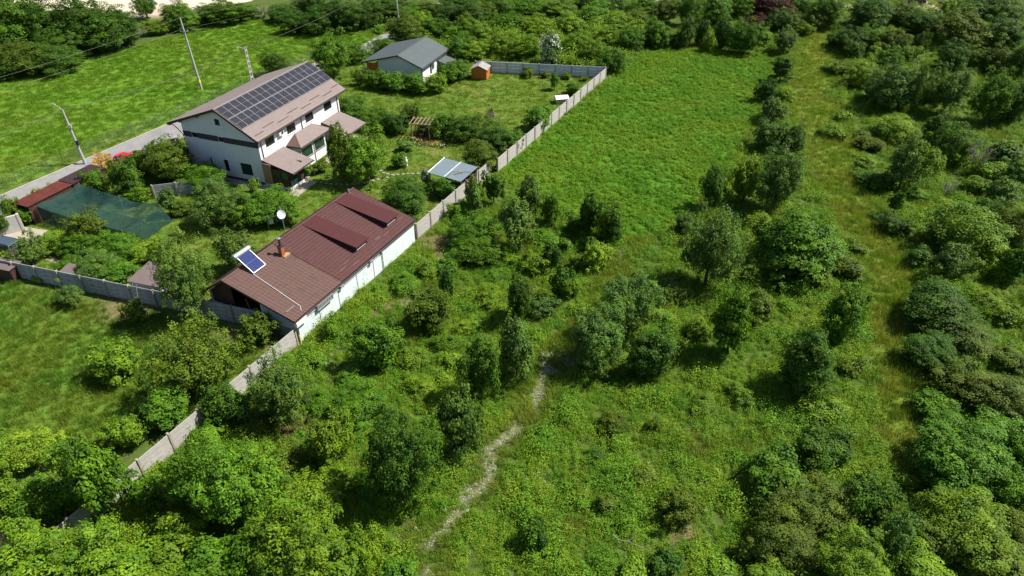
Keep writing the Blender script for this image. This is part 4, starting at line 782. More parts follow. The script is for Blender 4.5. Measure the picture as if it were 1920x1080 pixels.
# ------------------------------------------------------------------ cars
def car(name, loc, rz, paint, label, estate=True):
    o = empty(name, loc, rz, label, 'car'); L2, Wd = 2.15, .86
    prof = [(-2.15, .35), (-2.18, .75), (-2.1, 1.0), (-1.85, 1.42), (-1.5, 1.5), (.25, 1.5), (1.05, 1.02), (1.95, .88), (2.15, .68), (2.17, .35)] if estate else [(-2.15, .35), (-2.17, .8), (-2.0, .98), (-1.45, 1.0), (-.85, 1.42), (.2, 1.44), (.95, .98), (1.95, .85), (2.15, .66), (2.17, .35)]
    def wid(z): return Wd if z < .95 else Wd - .2 * (z - .95) / .55
    n = len(prof); V = [(x, -wid(z), z) for x, z in prof] + [(x, wid(z), z) for x, z in prof]
    fs = [(i, i + 1, n + i + 1, n + i)[::-1] for i in range(n - 1)] + [tuple(range(n))[::-1], tuple(range(n, 2 * n)), (n - 1, 0, n, 2 * n - 1)[::-1]]
    bd = MB().add(V, fs).build('body', paint, o); md = bd.modifiers.new('bevel', 'BEVEL'); md.width = .06; md.segments = 2
    i0 = [i for i, p in enumerate(prof) if p[1] > 1.35]; zt = 1.36; zb = 1.0
    for s in (-1, 1):
        for xa, xb, xc, xd in (((-1.72, -.75, -1.0 + .2, -1.6) if estate else (-1.2, -.55, -.55, -.85)), (-.68, .85, .22, -.68)):
            MB().add([(xa, s * (wid(zb) + .012), zb), (xb, s * (wid(zb) + .012), zb), (xc, s * (wid(zt) + .012), zt), (xd, s * (wid(zt) + .012), zt)], [(0, 1, 2, 3) if s < 0 else (3, 2, 1, 0)]).build('side_window', M['glass'], o)
        MB().box(-.09, .09, -.05, .05, -.05, .05).build('mirror', paint, o, loc=(.72, s * .93, 1.02))
        for x in (-1.32, 1.35):
            wc = MB().tube([(x, s * .68, .32), (x, s * .885, .32)], .32, 16).build('wheel', M['rubber'], o); MB().tube([(x, s * .886, .32), (x, s * .895, .32)], .19, 12).build('rim', M['metal'], wc)
        MB().box(-.03, .03, -.16, .16, -.07, .07).build('headlight', M['white_frame'], o, loc=(2.13, s * .62, .70)); MB().box(-.03, .03, -.12, .12, -.12, .12).build('tail_light', M['lamp_red'], o, loc=(-2.17, s * .68, .86))
    f0, f1 = ((.30, 1.47), (1.0, 1.06)); e = .016
    MB().add([(f1[0] + e, -.7, f1[1] + e), (f1[0] + e, .7, f1[1] + e), (f0[0] + e, .6, f0[1] + e), (f0[0] + e, -.6, f0[1] + e)], [(0, 1, 2, 3)]).build('windscreen', M['glass'], o)
    r0, r1 = ((-2.05, 1.1), (-1.86, 1.40)) if estate else ((-1.4, 1.03), (-.9, 1.39))
    MB().add([(r0[0] - .02, .7, r0[1] + .01), (r0[0] - .02, -.7, r0[1] + .01), (r1[0] - .02, -.6, r1[1] + .01), (r1[0] - .02, .6, r1[1] + .01)], [(0, 1, 2, 3)]).build('rear_window', M['glass'], o)
    for x in (-2.2, 2.2): MB().box(x - .03, x + .03, -.7, .7, .38, .52).build('bumper', M['dark_metal'], o)
    return o
c1 = at(22, 476); car('parked_car', (c1[0] - .9, c1[1] + .4, .0), math.radians(-18) + math.pi, M['car_blue'], 'grey-blue car at the left edge in the paved yard behind the concrete fence')
c2 = at(240, 308); car('parked_car', (c2[0], c2[1], 0), math.atan2(RD[1], RD[0]), M['car_red'], 'red car parked by the road behind the dry tan bush', False)
c3 = at(1713, 8); car('parked_car', (c3[0], c3[1], 0), .2, M['car_dark'], 'dark car on the bare earth at the top right edge')
ty = at(1768, 9)
tr = empty('tyre_stack', tuple(ty), 0, 'pile of grey tyres on the bare earth at the top right edge', 'tyres')
for i, (x, y, z) in enumerate(((0, 0, .12), (.1, .1, .37), (-.05, 0, .62), (1.3, .2, .12), (1.25, .3, .37))):
    mb = MB(); n = 14; k = 8; R_, r_ = .75, .28
    V = [((R_ + r_ * math.cos(b_)) * math.cos(a), (R_ + r_ * math.cos(b_)) * math.sin(a), .12 * math.sin(b_)) for a in [2 * math.pi * j / n for j in range(n)] for b_ in [2 * math.pi * q / k for q in range(k)]]
    mb.add(V, [(a * k + b_, ((a + 1) % n) * k + b_, ((a + 1) % n) * k + (b_ + 1) % k, a * k + (b_ + 1) % k) for a in range(n) for b_ in range(k)]); mb.build('tyre', M['rubber'], tr, loc=(x, y, z))

# ------------------------------------------------------------------ sheds of the left garden
def corr(L, Wd, z0, z1, period=.18, amp=.03):
    nx_ = int(L / (period / 4)); xs = np.linspace(0, L, nx_ + 1); w = amp * np.cos(2 * np.pi * xs / period)
    V = np.concatenate([np.stack([xs, np.full(nx_ + 1, y), z + w], 1) for y, z in ((0, z0), (Wd, z1))]); i = np.arange(nx_)
    return V, np.stack([i, i + 1, i + nx_ + 2, i + nx_ + 1], 1)
def lean_shed(name, org, deg, L, Wd, z0, z1, m, label, walls=True, wm=None, open_end=False):
    o = empty(name, (org[0], org[1], 0), math.radians(deg), label, 'shed'); V, Q = corr(L, Wd, z0, z1)
    link('roof_sheet', np_mesh('roof_sheet', V, Q, m), o); MB().slab([(.05, .05, z0 - .06), (L - .05, .05, z0 - .06), (L - .05, Wd - .05, z1 - .06), (.05, Wd - .05, z1 - .06)], (0, 0, -.05)).build('roof_deck', M['wood_dark'], o)
    if walls:
        wm = wm or M['cream']; MB().box(.15, L - .15, Wd - .3, Wd - .15, 0, z1 - .12).build('rear_wall', wm, o); MB().box(L - .3, L - .15, .15, Wd - .31, 0, min(z0, z1) - .12).build('end_wall', wm, o)
        MB().box(.15, L - .31, .15, .27, 0, z0 - .12).build('front_wall', wm, o)
        if not open_end: MB().box(.15, .27, .28, Wd - .31, 0, min(z0, z1) - .12).build('end_wall', wm, o)
        else: MB().box(1.6, 1.7, .28, Wd - .31, 0, z0 - .2).build('dark_backing', M['black'], o)  # added black sheet paints the dark depth of the open end
    else:
        for x in (.2, L - .2):
            for y in (.2, Wd - .2): MB().box(x - .06, x + .06, y - .06, y + .06, 0, min(z0, z1) - .1).build('post', M['wood'], o)
    return o
a0 = at(185 / 3.6, 300 + 318 / 3.6, 2.3); a1 = at(490 / 3.6, 300 + 165 / 3.6, 2.3); a2 = at(700 / 3.6, 300 + 65 / 3.6, 2.3); dd = math.degrees(math.atan2(a1[1] - a0[1], a1[0] - a0[0]))
lean_shed('lean_to_shed', a0, dd, float(np.linalg.norm(a1 - a0)), 2.45, 2.3, 2.3, M['red_sheet'], 'red corrugated roof of the long shed beside the road', wm=M['wood_dark'], open_end=True)
lean_shed('lean_to_shed', a1 + (a1 - a0) / np.linalg.norm(a1 - a0) * .05, dd, 4.6, 2.45, 2.32, 2.36, M['brown_sheet'], 'brown corrugated shed roof beside the road, next to the red one', wm=M['wood_dark'])
r0 = at(945 / 3.6, 300 + 825 / 3.6, 2.1); lean_shed('garden_store', (r0[0] - 1.3, r0[1] + .2), -17.5, 3.6, 3.1, 2.1, 2.35, M['brown_sheet'], 'small brown corrugated roof just behind the left concrete fence', wm=M['cream'])
r1 = at(30, 492, 1.6); lean_shed('garden_store', (r1[0] - 3.0, r1[1] - .4), -17.5, 3.2, 1.6, 1.5, 1.6, M['brown_sheet'], 'low brown roof at the left edge in front of the grey-blue car', wm=M['wood_dark'])
r2 = at(118, 505, 1.2); lean_shed('garden_store', (r2[0] - .2, r2[1] - .6), -17.5, 2.0, 1.5, 1.2, 1.4, M['brown_sheet'], 'tiny dark red shed roof beside the garden path', wm=M['wood_dark'])
gw0, gw1 = np.array([-58.5, 63.3]), np.array([-53.0, 66.9]); gd = gw1 - gw0; gl = np.linalg.norm(gd)
gw = empty('garden_wall', (*gw0, 0), math.atan2(gd[1], gd[0]), 'white rendered wall at the left edge beside the open shed', 'wall'); MB().box(0, gl, -.12, .12, 0, 1.9).build('wall_body', M['cream'], gw)
for i in range(4): MB().box(i * gl / 3 - .12, i * gl / 3 + .12, -.17, .17, 0, 1.98).build('pier', M['cream'], gw)

# green shade net over posts
nm = bpy.data.materials.new('green_shade_net'); nm.use_nodes = True; N = nm.node_tree.nodes; L = nm.node_tree.links; b = N['Principled BSDF']; b.inputs['Base Color'].default_value = (0.016, 0.046, 0.038, 1); b.inputs['Roughness'].default_value = 0.9; b.inputs['Specular IOR Level'].default_value = 0.1
tcn = N.new('ShaderNodeTexCoord'); nz = N.new('ShaderNodeTexNoise'); nz.inputs['Scale'].default_value = 1.4; nz.inputs['Detail'].default_value = 4; L.new(tcn.outputs['Object'], nz.inputs['Vector'])
rp = N.new('ShaderNodeMapRange'); rp.inputs['From Min'].default_value = .35; rp.inputs['From Max'].default_value = .65; rp.inputs['To Min'].default_value = .55; rp.inputs['To Max'].default_value = .88; L.new(nz.outputs['Fac'], rp.inputs['Value'])
tp_ = N.new('ShaderNodeBsdfTransparent'); ms = N.new('ShaderNodeMixShader'); L.new(rp.outputs[0], ms.inputs[0]); L.new(tp_.outputs[0], ms.inputs[1]); L.new(b.outputs[0], ms.inputs[2]); L.new(ms.outputs[0], N['Material Output'].inputs['Surface'])
z3 = lambda x, y, h: at(x / 3.6, 300 + y / 3.6, h)
k0, k1, k2, k3 = z3(240, 310, 2.1), z3(530, 155, 2.3), z3(1075, 300, 2.2), z3(820, 475, 2.0); g2, g3 = z3(1160, 412, .02), z3(985, 540, .02); m0, m1 = (k0 + k3) / 2, (k1 + k2) / 2
ne = empty('shade_net', (k3[0], k3[1], 0), 0, 'dark green shade net draped over posts in the left garden', 'net'); O3 = np.array([k3[0], k3[1], 0])
nu, nv = 34, 16; V = []
for i in range(nu + 1):
    for j in range(nv + 1):
        u, v = i / nu, j / nv; p = (k0 * (1 - u) + k3 * u) * (1 - v) + (k1 * (1 - u) + k2 * u) * v
        sg = .55 * abs(math.sin(2 * math.pi * u)) * (.4 + .6 * math.sin(math.pi * v)) + .5 * math.sin(math.pi * v) * (1 - .5 * abs(math.cos(2 * math.pi * u)) ** 6) + .25 * math.sin(math.pi * u); p = p - [0, 0, sg] + [0, 0, .10 * math.sin(9 * u + 5 * v) + .07 * math.sin(15 * v - 8 * u) + .05 * math.sin(31 * u + 9 * v)]
        V.append(p - O3)
m_ = nv + 1; ii = [(i * m_ + j) for i in range(nu) for j in range(nv)]
link('net_top', np_mesh('net_top', V, [(i, i + m_, i + m_ + 1, i + 1) for i in ii], nm, smooth=True), ne)
def skirt(a, b_, ga, gb, nm_):
    V = [];  n1, n2 = 18, 8
    for i in range(n1 + 1):
        for j in range(n2 + 1):
            u, v = i / n1, j / n2; p = (a * (1 - u) + b_ * u) * (1 - v) + (ga * (1 - u) + gb * u) * v; p = p + np.array([.10 * math.sin(13 * u + 2 * v) * v, .10 * math.cos(11 * u) * v, -.25 * 4 * u * (1 - u) * (1 - v)]); V.append(p - O3)
    m2 = n2 + 1; link(nm_, np_mesh(nm_, V, [(i * m2 + j, (i + 1) * m2 + j, (i + 1) * m2 + j + 1, i * m2 + j + 1) for i in range(n1) for j in range(n2)], nm, smooth=True), ne)
skirt(k3, k2, g3, g2, 'net_side'); skirt(k0, k3, k0 * [1, 1, .25] + [.6, -.9, 0], k3 * [1, 1, .3] + [.3, -.8, 0], 'net_side')
for p in (k0, k1, k2, k3, m0, m1): MB().tube([p * [1, 1, 0] - O3, p - O3 - [0, 0, .25 if p is m0 or p is m1 else 0]], .04, 5).build('post', M['wood'], ne)

# ------------------------------------------------------------------ garden things
dp_ = at(523, 402, 4.1); ds = empty('satellite_dish', (dp_[0] + .15, dp_[1] + .25, 0), 0, 'white satellite dish on a mast behind the outbuilding roof', 'satellite dish')
MB().tube([(0, 0, -.05), (0, 0, 4.9)], .04, 6).build('mast', M['metal'], ds); dn = Vector((.30, -.80, .52)).normalized(); q = dn.to_track_quat('Z', 'Y')
db = MB(); nr, na = 5, 24; V = [(0, 0, 0)] + [(.42 * r / nr * math.cos(2 * math.pi * a / na), .45 * r / nr * math.sin(2 * math.pi * a / na), .12 * (r / nr) ** 2) for r in range(1, nr + 1) for a in range(na)]
fs = [(0, 1 + a, 1 + (a + 1) % na) for a in range(na)] + [(1 + (r - 1) * na + a, 1 + r * na + a, 1 + r * na + (a + 1) % na, 1 + (r - 1) * na + (a + 1) % na) for r in range(1, nr) for a in range(na)]
dsh = db.add(V, fs).build('dish', M['white_paint'], ds, smooth=True, loc=(.1, -.25, 4.1)); dsh.rotation_euler = q.to_euler()
am = MB().tube([(0, -.42, .1), (0, -.22, .5)], .02, 5).tube([(0, -.25, .52), (0, -.2, .66)], .05, 8).build('feed_arm', M['metal'], ds, loc=(.1, -.25, 4.1)); am.rotation_euler = q.to_euler()
cl0 = at(505, 430); ln = empty('clothes_line', tuple(cl0), math.radians(20), 'washing hanging on a line behind the outbuilding', 'clothes line')
for x in (0, 2.6): MB().tube([(x, 0, 0), (x, 0, 1.9)], .04, 5).build('post', M['metal'], ln)
MB().tube([(0, 0, 1.85), (1.3, 0, 1.78), (2.6, 0, 1.85)], .012, 4).build('line', M['cable'], ln)
for i, (x, w_, h_, mm) in enumerate(((.1, .5, 1.2, 'cloth_white'), (.8, .55, 1.1, 'cloth_blue'), (1.4, .5, 1.3, 'cloth_blue'), (1.98, .45, .9, 'cloth_white'))):
    V = [(x + w_ * u / 6, .06 * math.sin(u * 1.9 + i) * v / 3, 1.79 - h_ * v / 3) for u in range(7) for v in range(4)]; MB().add(V, [(u * 4 + v, u * 4 + v + 1, (u + 1) * 4 + v + 1, (u + 1) * 4 + v) for u in range(6) for v in range(3)]).build('cloth', M[mm], ln)
ORDN = 'first second third fourth fifth sixth seventh eighth ninth tenth eleventh twelfth thirteenth fourteenth fifteenth sixteenth seventeenth eighteenth nineteenth twentieth twenty-first twenty-second twenty-third twenty-fourth twenty-fifth twenty-sixth'.split()
SS = [(480 + x / 6.75, 220 + y / 6.75) for x, y in ((820, 825), (885, 840), (950, 850), (1020, 850), (1080, 855), (1155, 855), (1225, 850), (1290, 840), (1355, 830), (1420, 818), (1480, 805), (1545, 790), (1605, 775))] + [(700 + x / 4.5, 160 + y / 4.5) for x, y in ((40, 693), (50, 710), (65, 725), (85, 742), (120, 752), (165, 760), (208, 757), (250, 753), (292, 750), (335, 750), (380, 750), (120, 782), (78, 787))]
for i, (x, y) in enumerate(SS):
    p = at(x, y); r = np.random.default_rng(300 + i); n = 7; pts = [(r.uniform(.18, .26) * math.cos(2 * math.pi * k / n), r.uniform(.15, .21) * math.sin(2 * math.pi * k / n), .10) for k in range(n)]
    tag(MB().slab(pts, (0, 0, -.14)).build('stepping_stone', M['stone'], loc=tuple(p)), 'pale flat stepping stone in the lawn, %s from the patio' % ORDN[i], 'stone', 'stepping stones across the garden lawn')
pc = at(793, 258); pg = empty('pergola', tuple(pc), math.radians(-10), 'small whitish wooden pergola with a bench behind the flower bed', 'pergola')
for x in (-1.2, 1.2):
    for y in (-.9, .9): MB().box(x - .06, x + .06, y - .06, y + .06, 0, 2.2).build('post', M['wood'], pg)
for y in (-.9, .9): MB().box(-1.5, 1.5, y - .05, y + .05, 2.21, 2.33).build('beam', M['wood'], pg)
for i in range(6): MB().box(-1.35 + .54 * i - .04, -1.35 + .54 * i + .04, -1.3, 1.3, 2.34, 2.43).build('rafter', M['wood'], pg)
bn = empty('garden_bench', (pc[0] + .2, pc[1] + .1, 0), math.radians(-10), 'dark garden bench under the pergola', 'bench'); 
for i in range(4): MB().box(-.8, .8, -.25 + .13 * i, -.15 + .13 * i, .42, .46).build('seat_slat', M['wood_dark'], bn)
for i in range(3): MB().box(-.8, .8, .28, .32, .55 + .14 * i, .65 + .14 * i).build('back_slat', M['wood_dark'], bn)
for x in (-.7, .7):
    for y in (-.2, .25): MB().box(x - .04, x + .04, y - .03, y + .03, 0, .42 if y < 0 else .95).build('leg', M['wood_dark'], bn)
tag(MB().poly([(*at(700 + x / 4.5, 160 + y / 4.5)[:2], .012) for x, y in ((350, 450), (480, 440), (560, 480), (450, 490), (390, 480))]).build('brick_terrace', M['brick']), kind='structure')
fcol = {'red': (0.5, 0.02, 0.03), 'white': (0.7, 0.7, 0.66), 'yellow': (0.6, 0.4, 0.02), 'pink': (0.5, 0.12, 0.2)}; fm = {k: mat(k + '_petals', v, .7, .15) for k, v in fcol.items()}
gleaf = leafmat('bed_leaves', 'zone', (0.035, 0.07, 0.02), (0.06, 0.10, 0.02), .6)
rg = np.random.default_rng(50)
for i, (x, y, c) in enumerate(((345, 420, 'red'), (305, 470, 'white'), (340, 480, 'white'), (395, 500, 'white'), (440, 505, 'pink'), (485, 510, 'yellow'), (530, 515, 'yellow'), (575, 520, 'white'), (240, 410, 'red'), (640, 470, 'yellow'), (520, 460, 'pink'), (600, 445, 'yellow'))):
    p = at(700 + x / 4.5, 160 + y / 4.5); o = empty('flowering_plant', tuple(p), rg.uniform(0, 6), '%s flowering plant in the garden bed, %s of the bed flowers counted from the left' % (c, ['first', 'second', 'third', 'fourth', 'fifth', 'sixth', 'seventh', 'eighth', 'ninth', 'tenth', 'eleventh', 'twelfth'][sorted([345, 305, 340, 395, 440, 485, 530, 575, 240, 640, 520, 600]).index(x)]), 'flowers', 'flowers of the garden bed')
    link('foliage', weed_mesh('bed_foliage', 90, .7, .5, .16, .08, gleaf, rg, .5), o); u = rg.normal(size=(14, 3)); u /= np.linalg.norm(u, axis=1, keepdims=True); u[:, 2] = np.abs(u[:, 2])
    V, Q = leaves(u * [.5, .5, .75], u + [0, 0, .5], .12, .11, rg); link('blooms', np_mesh('blooms', V, Q, fm[c]), o)['kind'] = 'stuff'
for i, (x, y, lab) in enumerate(((640, 250, 'first white round garden ornament on a stake, nearest to the house'), (680, 264, 'white round garden ornament on a stake in front of the bright green tree'), (660, 274, 'lowest white round garden ornament on a stake between the two garden trees'))):
    p = at(x, y, 2.6); p = np.array([p[0], p[1], 0]); o = empty('garden_ornament', tuple(p), .3 * i, lab, 'ornament'); MB().tube([(0, 0, -.03), (0, 0, 2.55)], .02, 5).build('stake', M['metal'], o); mb = MB()
    for k in range(10):
        a = 2 * math.pi * k / 10; c_, s_ = math.cos(a), math.sin(a); mb.add([(0, 0, 2.6), (.42 * c_, -.06, 2.6 + .42 * s_), (.40 * math.cos(a + .45), .06, 2.6 + .40 * math.sin(a + .45))], [(0, 1, 2)])
    mb.build('petals', M['white_paint'], o)
st = at(762, 311); o = empty('garden_statue', tuple(st), 0, 'small white statue beside the round bush on the lawn', 'statue'); MB().tube([(0, 0, 0), (0, 0, .25)], [.22, .18], 8).build('plinth', M['white_paint'], o); MB().tube([(0, 0, .25), (0, 0, .6), (0, 0, .85), (0, 0, 1.0), (0, 0, 1.12), (0, 0, 1.3)], [.16, .19, .2, .08, .13, .04], 10).build('figure', M['white_paint'], o, smooth=True)
wpz = at(921, 219); o = empty('stick_pile', tuple(wpz), 0, 'dark heap of cut sticks on the lawn near the hedge', 'sticks')
for i in range(34):
    a = rnd.uniform(0, 6.28); r = rnd.uniform(.4, 1.1); MB().tube([(r * math.cos(a), r * math.sin(a), 0), (rnd.uniform(-.2, .2), rnd.uniform(-.2, .2), rnd.uniform(.7, 1.4))], [.035, .015], 4).build('stick', M['dead_wood'] if i % 3 else M['wood_dark'], o)
bx_ = at(1043, 196); o = empty('storage_box', (bx_[0], bx_[1], 0), math.radians(10), 'white-topped storage box on the lawn against the long fence', 'box'); MB().box(0, 1.9, 0, 1.5, .12, .75).build('body', M['metal'], o)
V = [(x, y, .76 + .28 * math.sin(math.pi * k / 8)) for x in (-.06, 1.96) for k, y in [(k, -.08 + 1.66 * k / 8) for k in range(9)]]; MB().add(V, [(k, 9 + k, 10 + k, k + 1) for k in range(8)] + [tuple(range(9))[::-1], tuple(range(9, 18))]).build('lid', M['white_paint'], o)
for x in (.15, 1.75): MB().box(x - .1, x + .1, .1, 1.4, 0, .12).build('foot', M['dark_metal'], o)
la = at(944 / 3.6, 300 + 985 / 3.6); o = empty('ladder', (la[0], la[1], 0), math.radians(-17.5), 'grey metal ladder leaning on the left concrete fence', 'ladder')
for x in (-.2, .2): MB().tube([(x, -.35, 0), (x, .3, 2.3)], .03, 5).build('rail', M['metal'], o)
for i in range(7): t = (i + .6) / 7.4; MB().tube([(-.2, -.35 + .65 * t, 2.3 * t), (.2, -.35 + .65 * t, 2.3 * t)], .02, 5).build('rung', M['metal'], o)
mk_ = at(565, 645); tag(MB().tube([(0, 0, 0), (0, 0, .9), (.02, 0, 1.0)], [.06, .06, .03], 6).build('marker_post', M['ochre'], loc=tuple(mk_)), 'short yellow marker post at the corner of the outbuilding wall', 'post')
br_ = [at(x, y, .62) for x, y in ((1150, 1003), (1160, 1012), (1178, 1015), (1192, 1022), (1213, 1030))]; tag(MB().tube([p - br_[0] for p in br_], [.032, .03, .026, .02, .01], 5).tube([br_[2] - br_[0], br_[2] - br_[0] + [.5, .35, .12]], [.016, .006], 4).build('fallen_branch', M['dead_wood'], loc=tuple(br_[0])), 'bleached fallen branch lying on the weeds in the foreground', 'branch')
# scrap in the lower left corner behind the fence
mp = at(25, 1008); o = empty('mesh_panel', tuple(mp), math.radians(35), 'dark wire-mesh panel with rusty frame lying in the lower left corner', 'panel')
rust = mat('rusty_iron', (0.16, 0.065, 0.03), .85, .3, 9)
for a, b_ in (((-1.4, 0, .12), (1.4, 0, .42)), ((-1.4, 1.5, .12), (1.4, 1.5, .42)), ((-1.4, 0, .12), (-1.4, 1.5, .12)), ((1.4, 0, .42), (1.4, 1.5, .42))): MB().tube([a, b_], .04, 5).build('frame_bar', rust, o)
for i in range(13): x = -1.2 + .2 * i; MB().tube([(x, 0, .27 + x * .107), (x, 1.5, .27 + x * .107)], .012, 4).build('mesh_wire', M['dark_metal'], o)
for i in range(6): y = .2 + .22 * i; MB().tube([(-1.4, y, .12), (1.4, y, .42)], .012, 4).build('mesh_wire', M['dark_metal'], o)
pp = at(12, 1042); tag(MB().slab([(-1.3, -.12, .2), (1.3, -.1, .24), (1.3, .12, .24), (-1.3, .1, .2)], (0, 0, -.05)).slab([(-1.1, .2, .12), (1.2, .5, .12), (1.15, .7, .12), (-1.15, .4, .12)], (0, 0, -.05)).build('board_pile', M['osb'], loc=tuple(pp)), 'weathered brown boards on dark earth in the lower left corner', 'boards')
for i, (x, y) in enumerate(((55, 1000), (62, 1012), (48, 1018))):
    p = at(x, y); mb = MB(); r = np.random.default_rng(i); u = r.normal(size=(10, 3)); 
    pts = [(.3 * math.cos(k * 1.05) * r.uniform(.7, 1.2), .25 * math.sin(k * 1.05) * r.uniform(.7, 1.2), .2) for k in range(6)]; tag(mb.slab(pts, (.03, .02, -.24)).build('rubble_block', M['brick'] if i == 1 else M['concrete_grey'], loc=tuple(p)), ['grey rubble block nearest the mesh panel', 'reddish rubble block beside the foreground fence', 'lowest grey rubble block beside the boards'][i] + ' in the lower left corner', 'rubble')

# ------------------------------------------------------------------ trees and bushes
def crown_mesh(name, seed, ref_r, nclump, cr, leaf, wd, nleaf, form='round', m=None):
    """unit crown (fits -1..1) of leaf clumps; leaf size is for a crown ref_r metres in radius"""
    rg = np.random.default_rng(seed); C = []
    for i in range(nclump):                       # spread the clumps so that dark gaps stay between them
        q = rg.normal(size=(7, 3)); q /= np.linalg.norm(q, axis=1, keepdims=True); q *= rg.uniform(0.3, 1.0, (7, 1)) ** 0.45
        C.append(q[np.argmax([min([np.sum((a - b_) ** 2) for b_ in C] + [9]) for a in q])])
    C = np.array(C); rad = np.linalg.norm(C, axis=1, keepdims=True); u = C / rad; rad = rad * (1 - cr * 0.7)
    lob = 1 + 0.24 * np.sin(2 * np.arctan2(u[:, 1], u[:, 0]) + rg.uniform(0, 6)) + 0.17 * np.sin(3 * np.arctan2(u[:, 1], u[:, 0]) + rg.uniform(0, 6)) + 0.13 * rg.normal(size=nclump)
    C = u * rad * lob[:, None]
    if form == 'cone': C[:, :2] *= np.clip(1.0 - 0.55 * (C[:, 2:] + 1) / 2 * 1.5, 0.12, 1.0) * 1.1; C[:, 2] *= 1.05
    if form == 'loose': C *= rg.uniform(0.75, 1.25, (nclump, 1))
    if form == 'mound': C[:, 2] = np.abs(C[:, 2]) * 1.5 - 0.75
    if form == 'tier': C[:, 2] = np.round(C[:, 2] * 4.5) / 4.5 + rg.normal(0, .04, nclump); C[:, :2] *= np.clip(1.12 - 0.35 * (C[:, 2:] + 1) / 2 * 1.6, .2, 1.2)
    k = np.repeat(np.arange(nclump), nleaf); n = len(k); size = cr * rg.uniform(0.5, 1.45, nclump)[k][:, None]
    v = rg.normal(size=(n, 3)); v /= np.linalg.norm(v, axis=1, keepdims=True); v[:, 2] = np.where(rg.random(n) < 0.8, np.abs(v[:, 2]), v[:, 2]); w = v * (rg.uniform(0.45, 1.0, (n, 1)) ** 0.35 + .28 * np.abs(rg.normal(size=(n, 1))) * (rg.random((n, 1)) < .3))
    sq = {'tier': (1.25, 1.25, 0.38), 'loose': (0.8, 0.8, 1.15), 'ash': (0.85, 0.85, 1.1)}.get(form, (1, 1, 0.9))
    P = C[k] + w * size * np.array(sq)
    if form == 'loose' or form == 'ash':         # shoots standing out of the outline
        ns = nclump // 2; b0 = C[rg.integers(0, nclump, ns)]; d = b0 / (np.linalg.norm(b0, axis=1, keepdims=True) + .1) * .6 + [0, 0, .8] + rg.normal(size=(ns, 3)) * .35; d /= np.linalg.norm(d, axis=1, keepdims=True); t = rg.uniform(.2, 1.0, (ns, 14, 1)) * cr * 1.7
        P = np.concatenate([P, (b0[:, None] + d[:, None] * t + rg.normal(size=(ns, 14, 3)) * .035).reshape(-1, 3)]); v = np.concatenate([v, rg.normal(size=(ns * 14, 3))])
    ni = len(P) // 4; q = rg.normal(size=(ni, 3)); q *= (0.72 * rg.random((ni, 1)) ** 0.4) / np.linalg.norm(q, axis=1, keepdims=True); P = np.concatenate([P, q * (np.array([1, 1, 0.9]))]); v = np.concatenate([v, q])      # sparse inner leaves
    Nn = v * 0.9 + P * 0.3 + np.array([0, 0, 0.5]) + rg.normal(size=P.shape) * 0.34
    lf = leaf / ref_r
    V, Q = leaves(P, Nn, lf, wd / ref_r, rg, droop=0.5)
    cv = rg.random(nclump)[k]; cv = np.concatenate([cv, rg.random(len(P) - n)]); lv = np.clip(0.55 * rg.random(len(P)) + 0.45 * cv, 0, 1)
    return np_mesh(name, V, Q, m or M['leaf'], lv)
def trunk_mesh(name, seed, nl, bush):
    """unit trunk: z 0..1 up to the crown centre, limbs spread inside the crown"""
    rg = np.random.default_rng(seed); mb = MB()
    if not bush: mb.tube([(0, 0, -.06), (.02, .01, .35), (-.02, .02, .75), (.0, .0, 1.15)], [.075, .058, .045, .02], 6)
    for i in range(nl):
        a = 6.283 * i / nl + rg.uniform(-.4, .4); z0 = -.05 if bush else rg.uniform(.35, .85); r = rg.uniform(.4, .75); z1 = rg.uniform(.7, 1.35)
        c_, s_ = math.cos(a), math.sin(a); b0 = .07 if bush else .0
        mb.tube([(b0 * c_, b0 * s_, z0), (r * .45 * c_, r * .45 * s_, z0 + (z1 - z0) * .6), (r * c_, r * s_, z1)], [.035, .024, .008], 4, caps=False)
    return mb.mesh(name, M['bark'])
TINT = {'1': ((0.057, 0.141, 0.007), 'mid-green'), '2': ((0.038, 0.095, 0.007), 'dark green'), '3': ((0.067, 0.136, 0.021), 'grey-green'), '4': ((0.092, 0.180, 0.009), 'yellow-green'), '5': ((0.066, 0.115, 0.008), 'olive green'),
        '6': ((0.145, 0.246, 0.016), 'lime green'), '7': ((0.064, 0.026, 0.025), 'dark purple'), '8': ((0.304, 0.223, 0.073), 'dry tan'), '9': ((0.121, 0.197, 0.128), 'blue-grey'), '0': ((0.072, 0.166, 0.009), 'bright green')}
FORMS = {'a': ('leafy_tree', 'feathery tree', 'ash', 'tree'), 'd': ('round_bush', 'rounded bush', 'round', 'bush'), 'l': ('loose_shrub', 'loose shrub', 'loose', 'shrub'), 't': ('layered_tree', 'layered tree', 'tier', 'tree'),
         'b': ('low_bush', 'low spreading bush', 'mound', 'bush'), 'f': ('fruit_tree', 'fruit tree', 'round', 'tree'), 'c': ('conifer', 'small conifer', 'cone', 'tree'), 'x': ('dead_shrub', 'leafless dead shrub', 'dead', 'shrub'), 'w': ('blossom_tree', 'white-blossomed tree', 'round', 'tree')}
CR = {}
SIZES = ((0.8, 20, .36, 110), (1.6, 58, .25, 130), (2.9, 145, .175, 135))
LEAF = {'a': (.20, .10), 'd': (.165, .11), 'l': (.18, .10), 't': (.22, .125), 'b': (.15, .10), 'f': (.165, .10), 'c': (.18, .065), 'w': (.17, .11)}
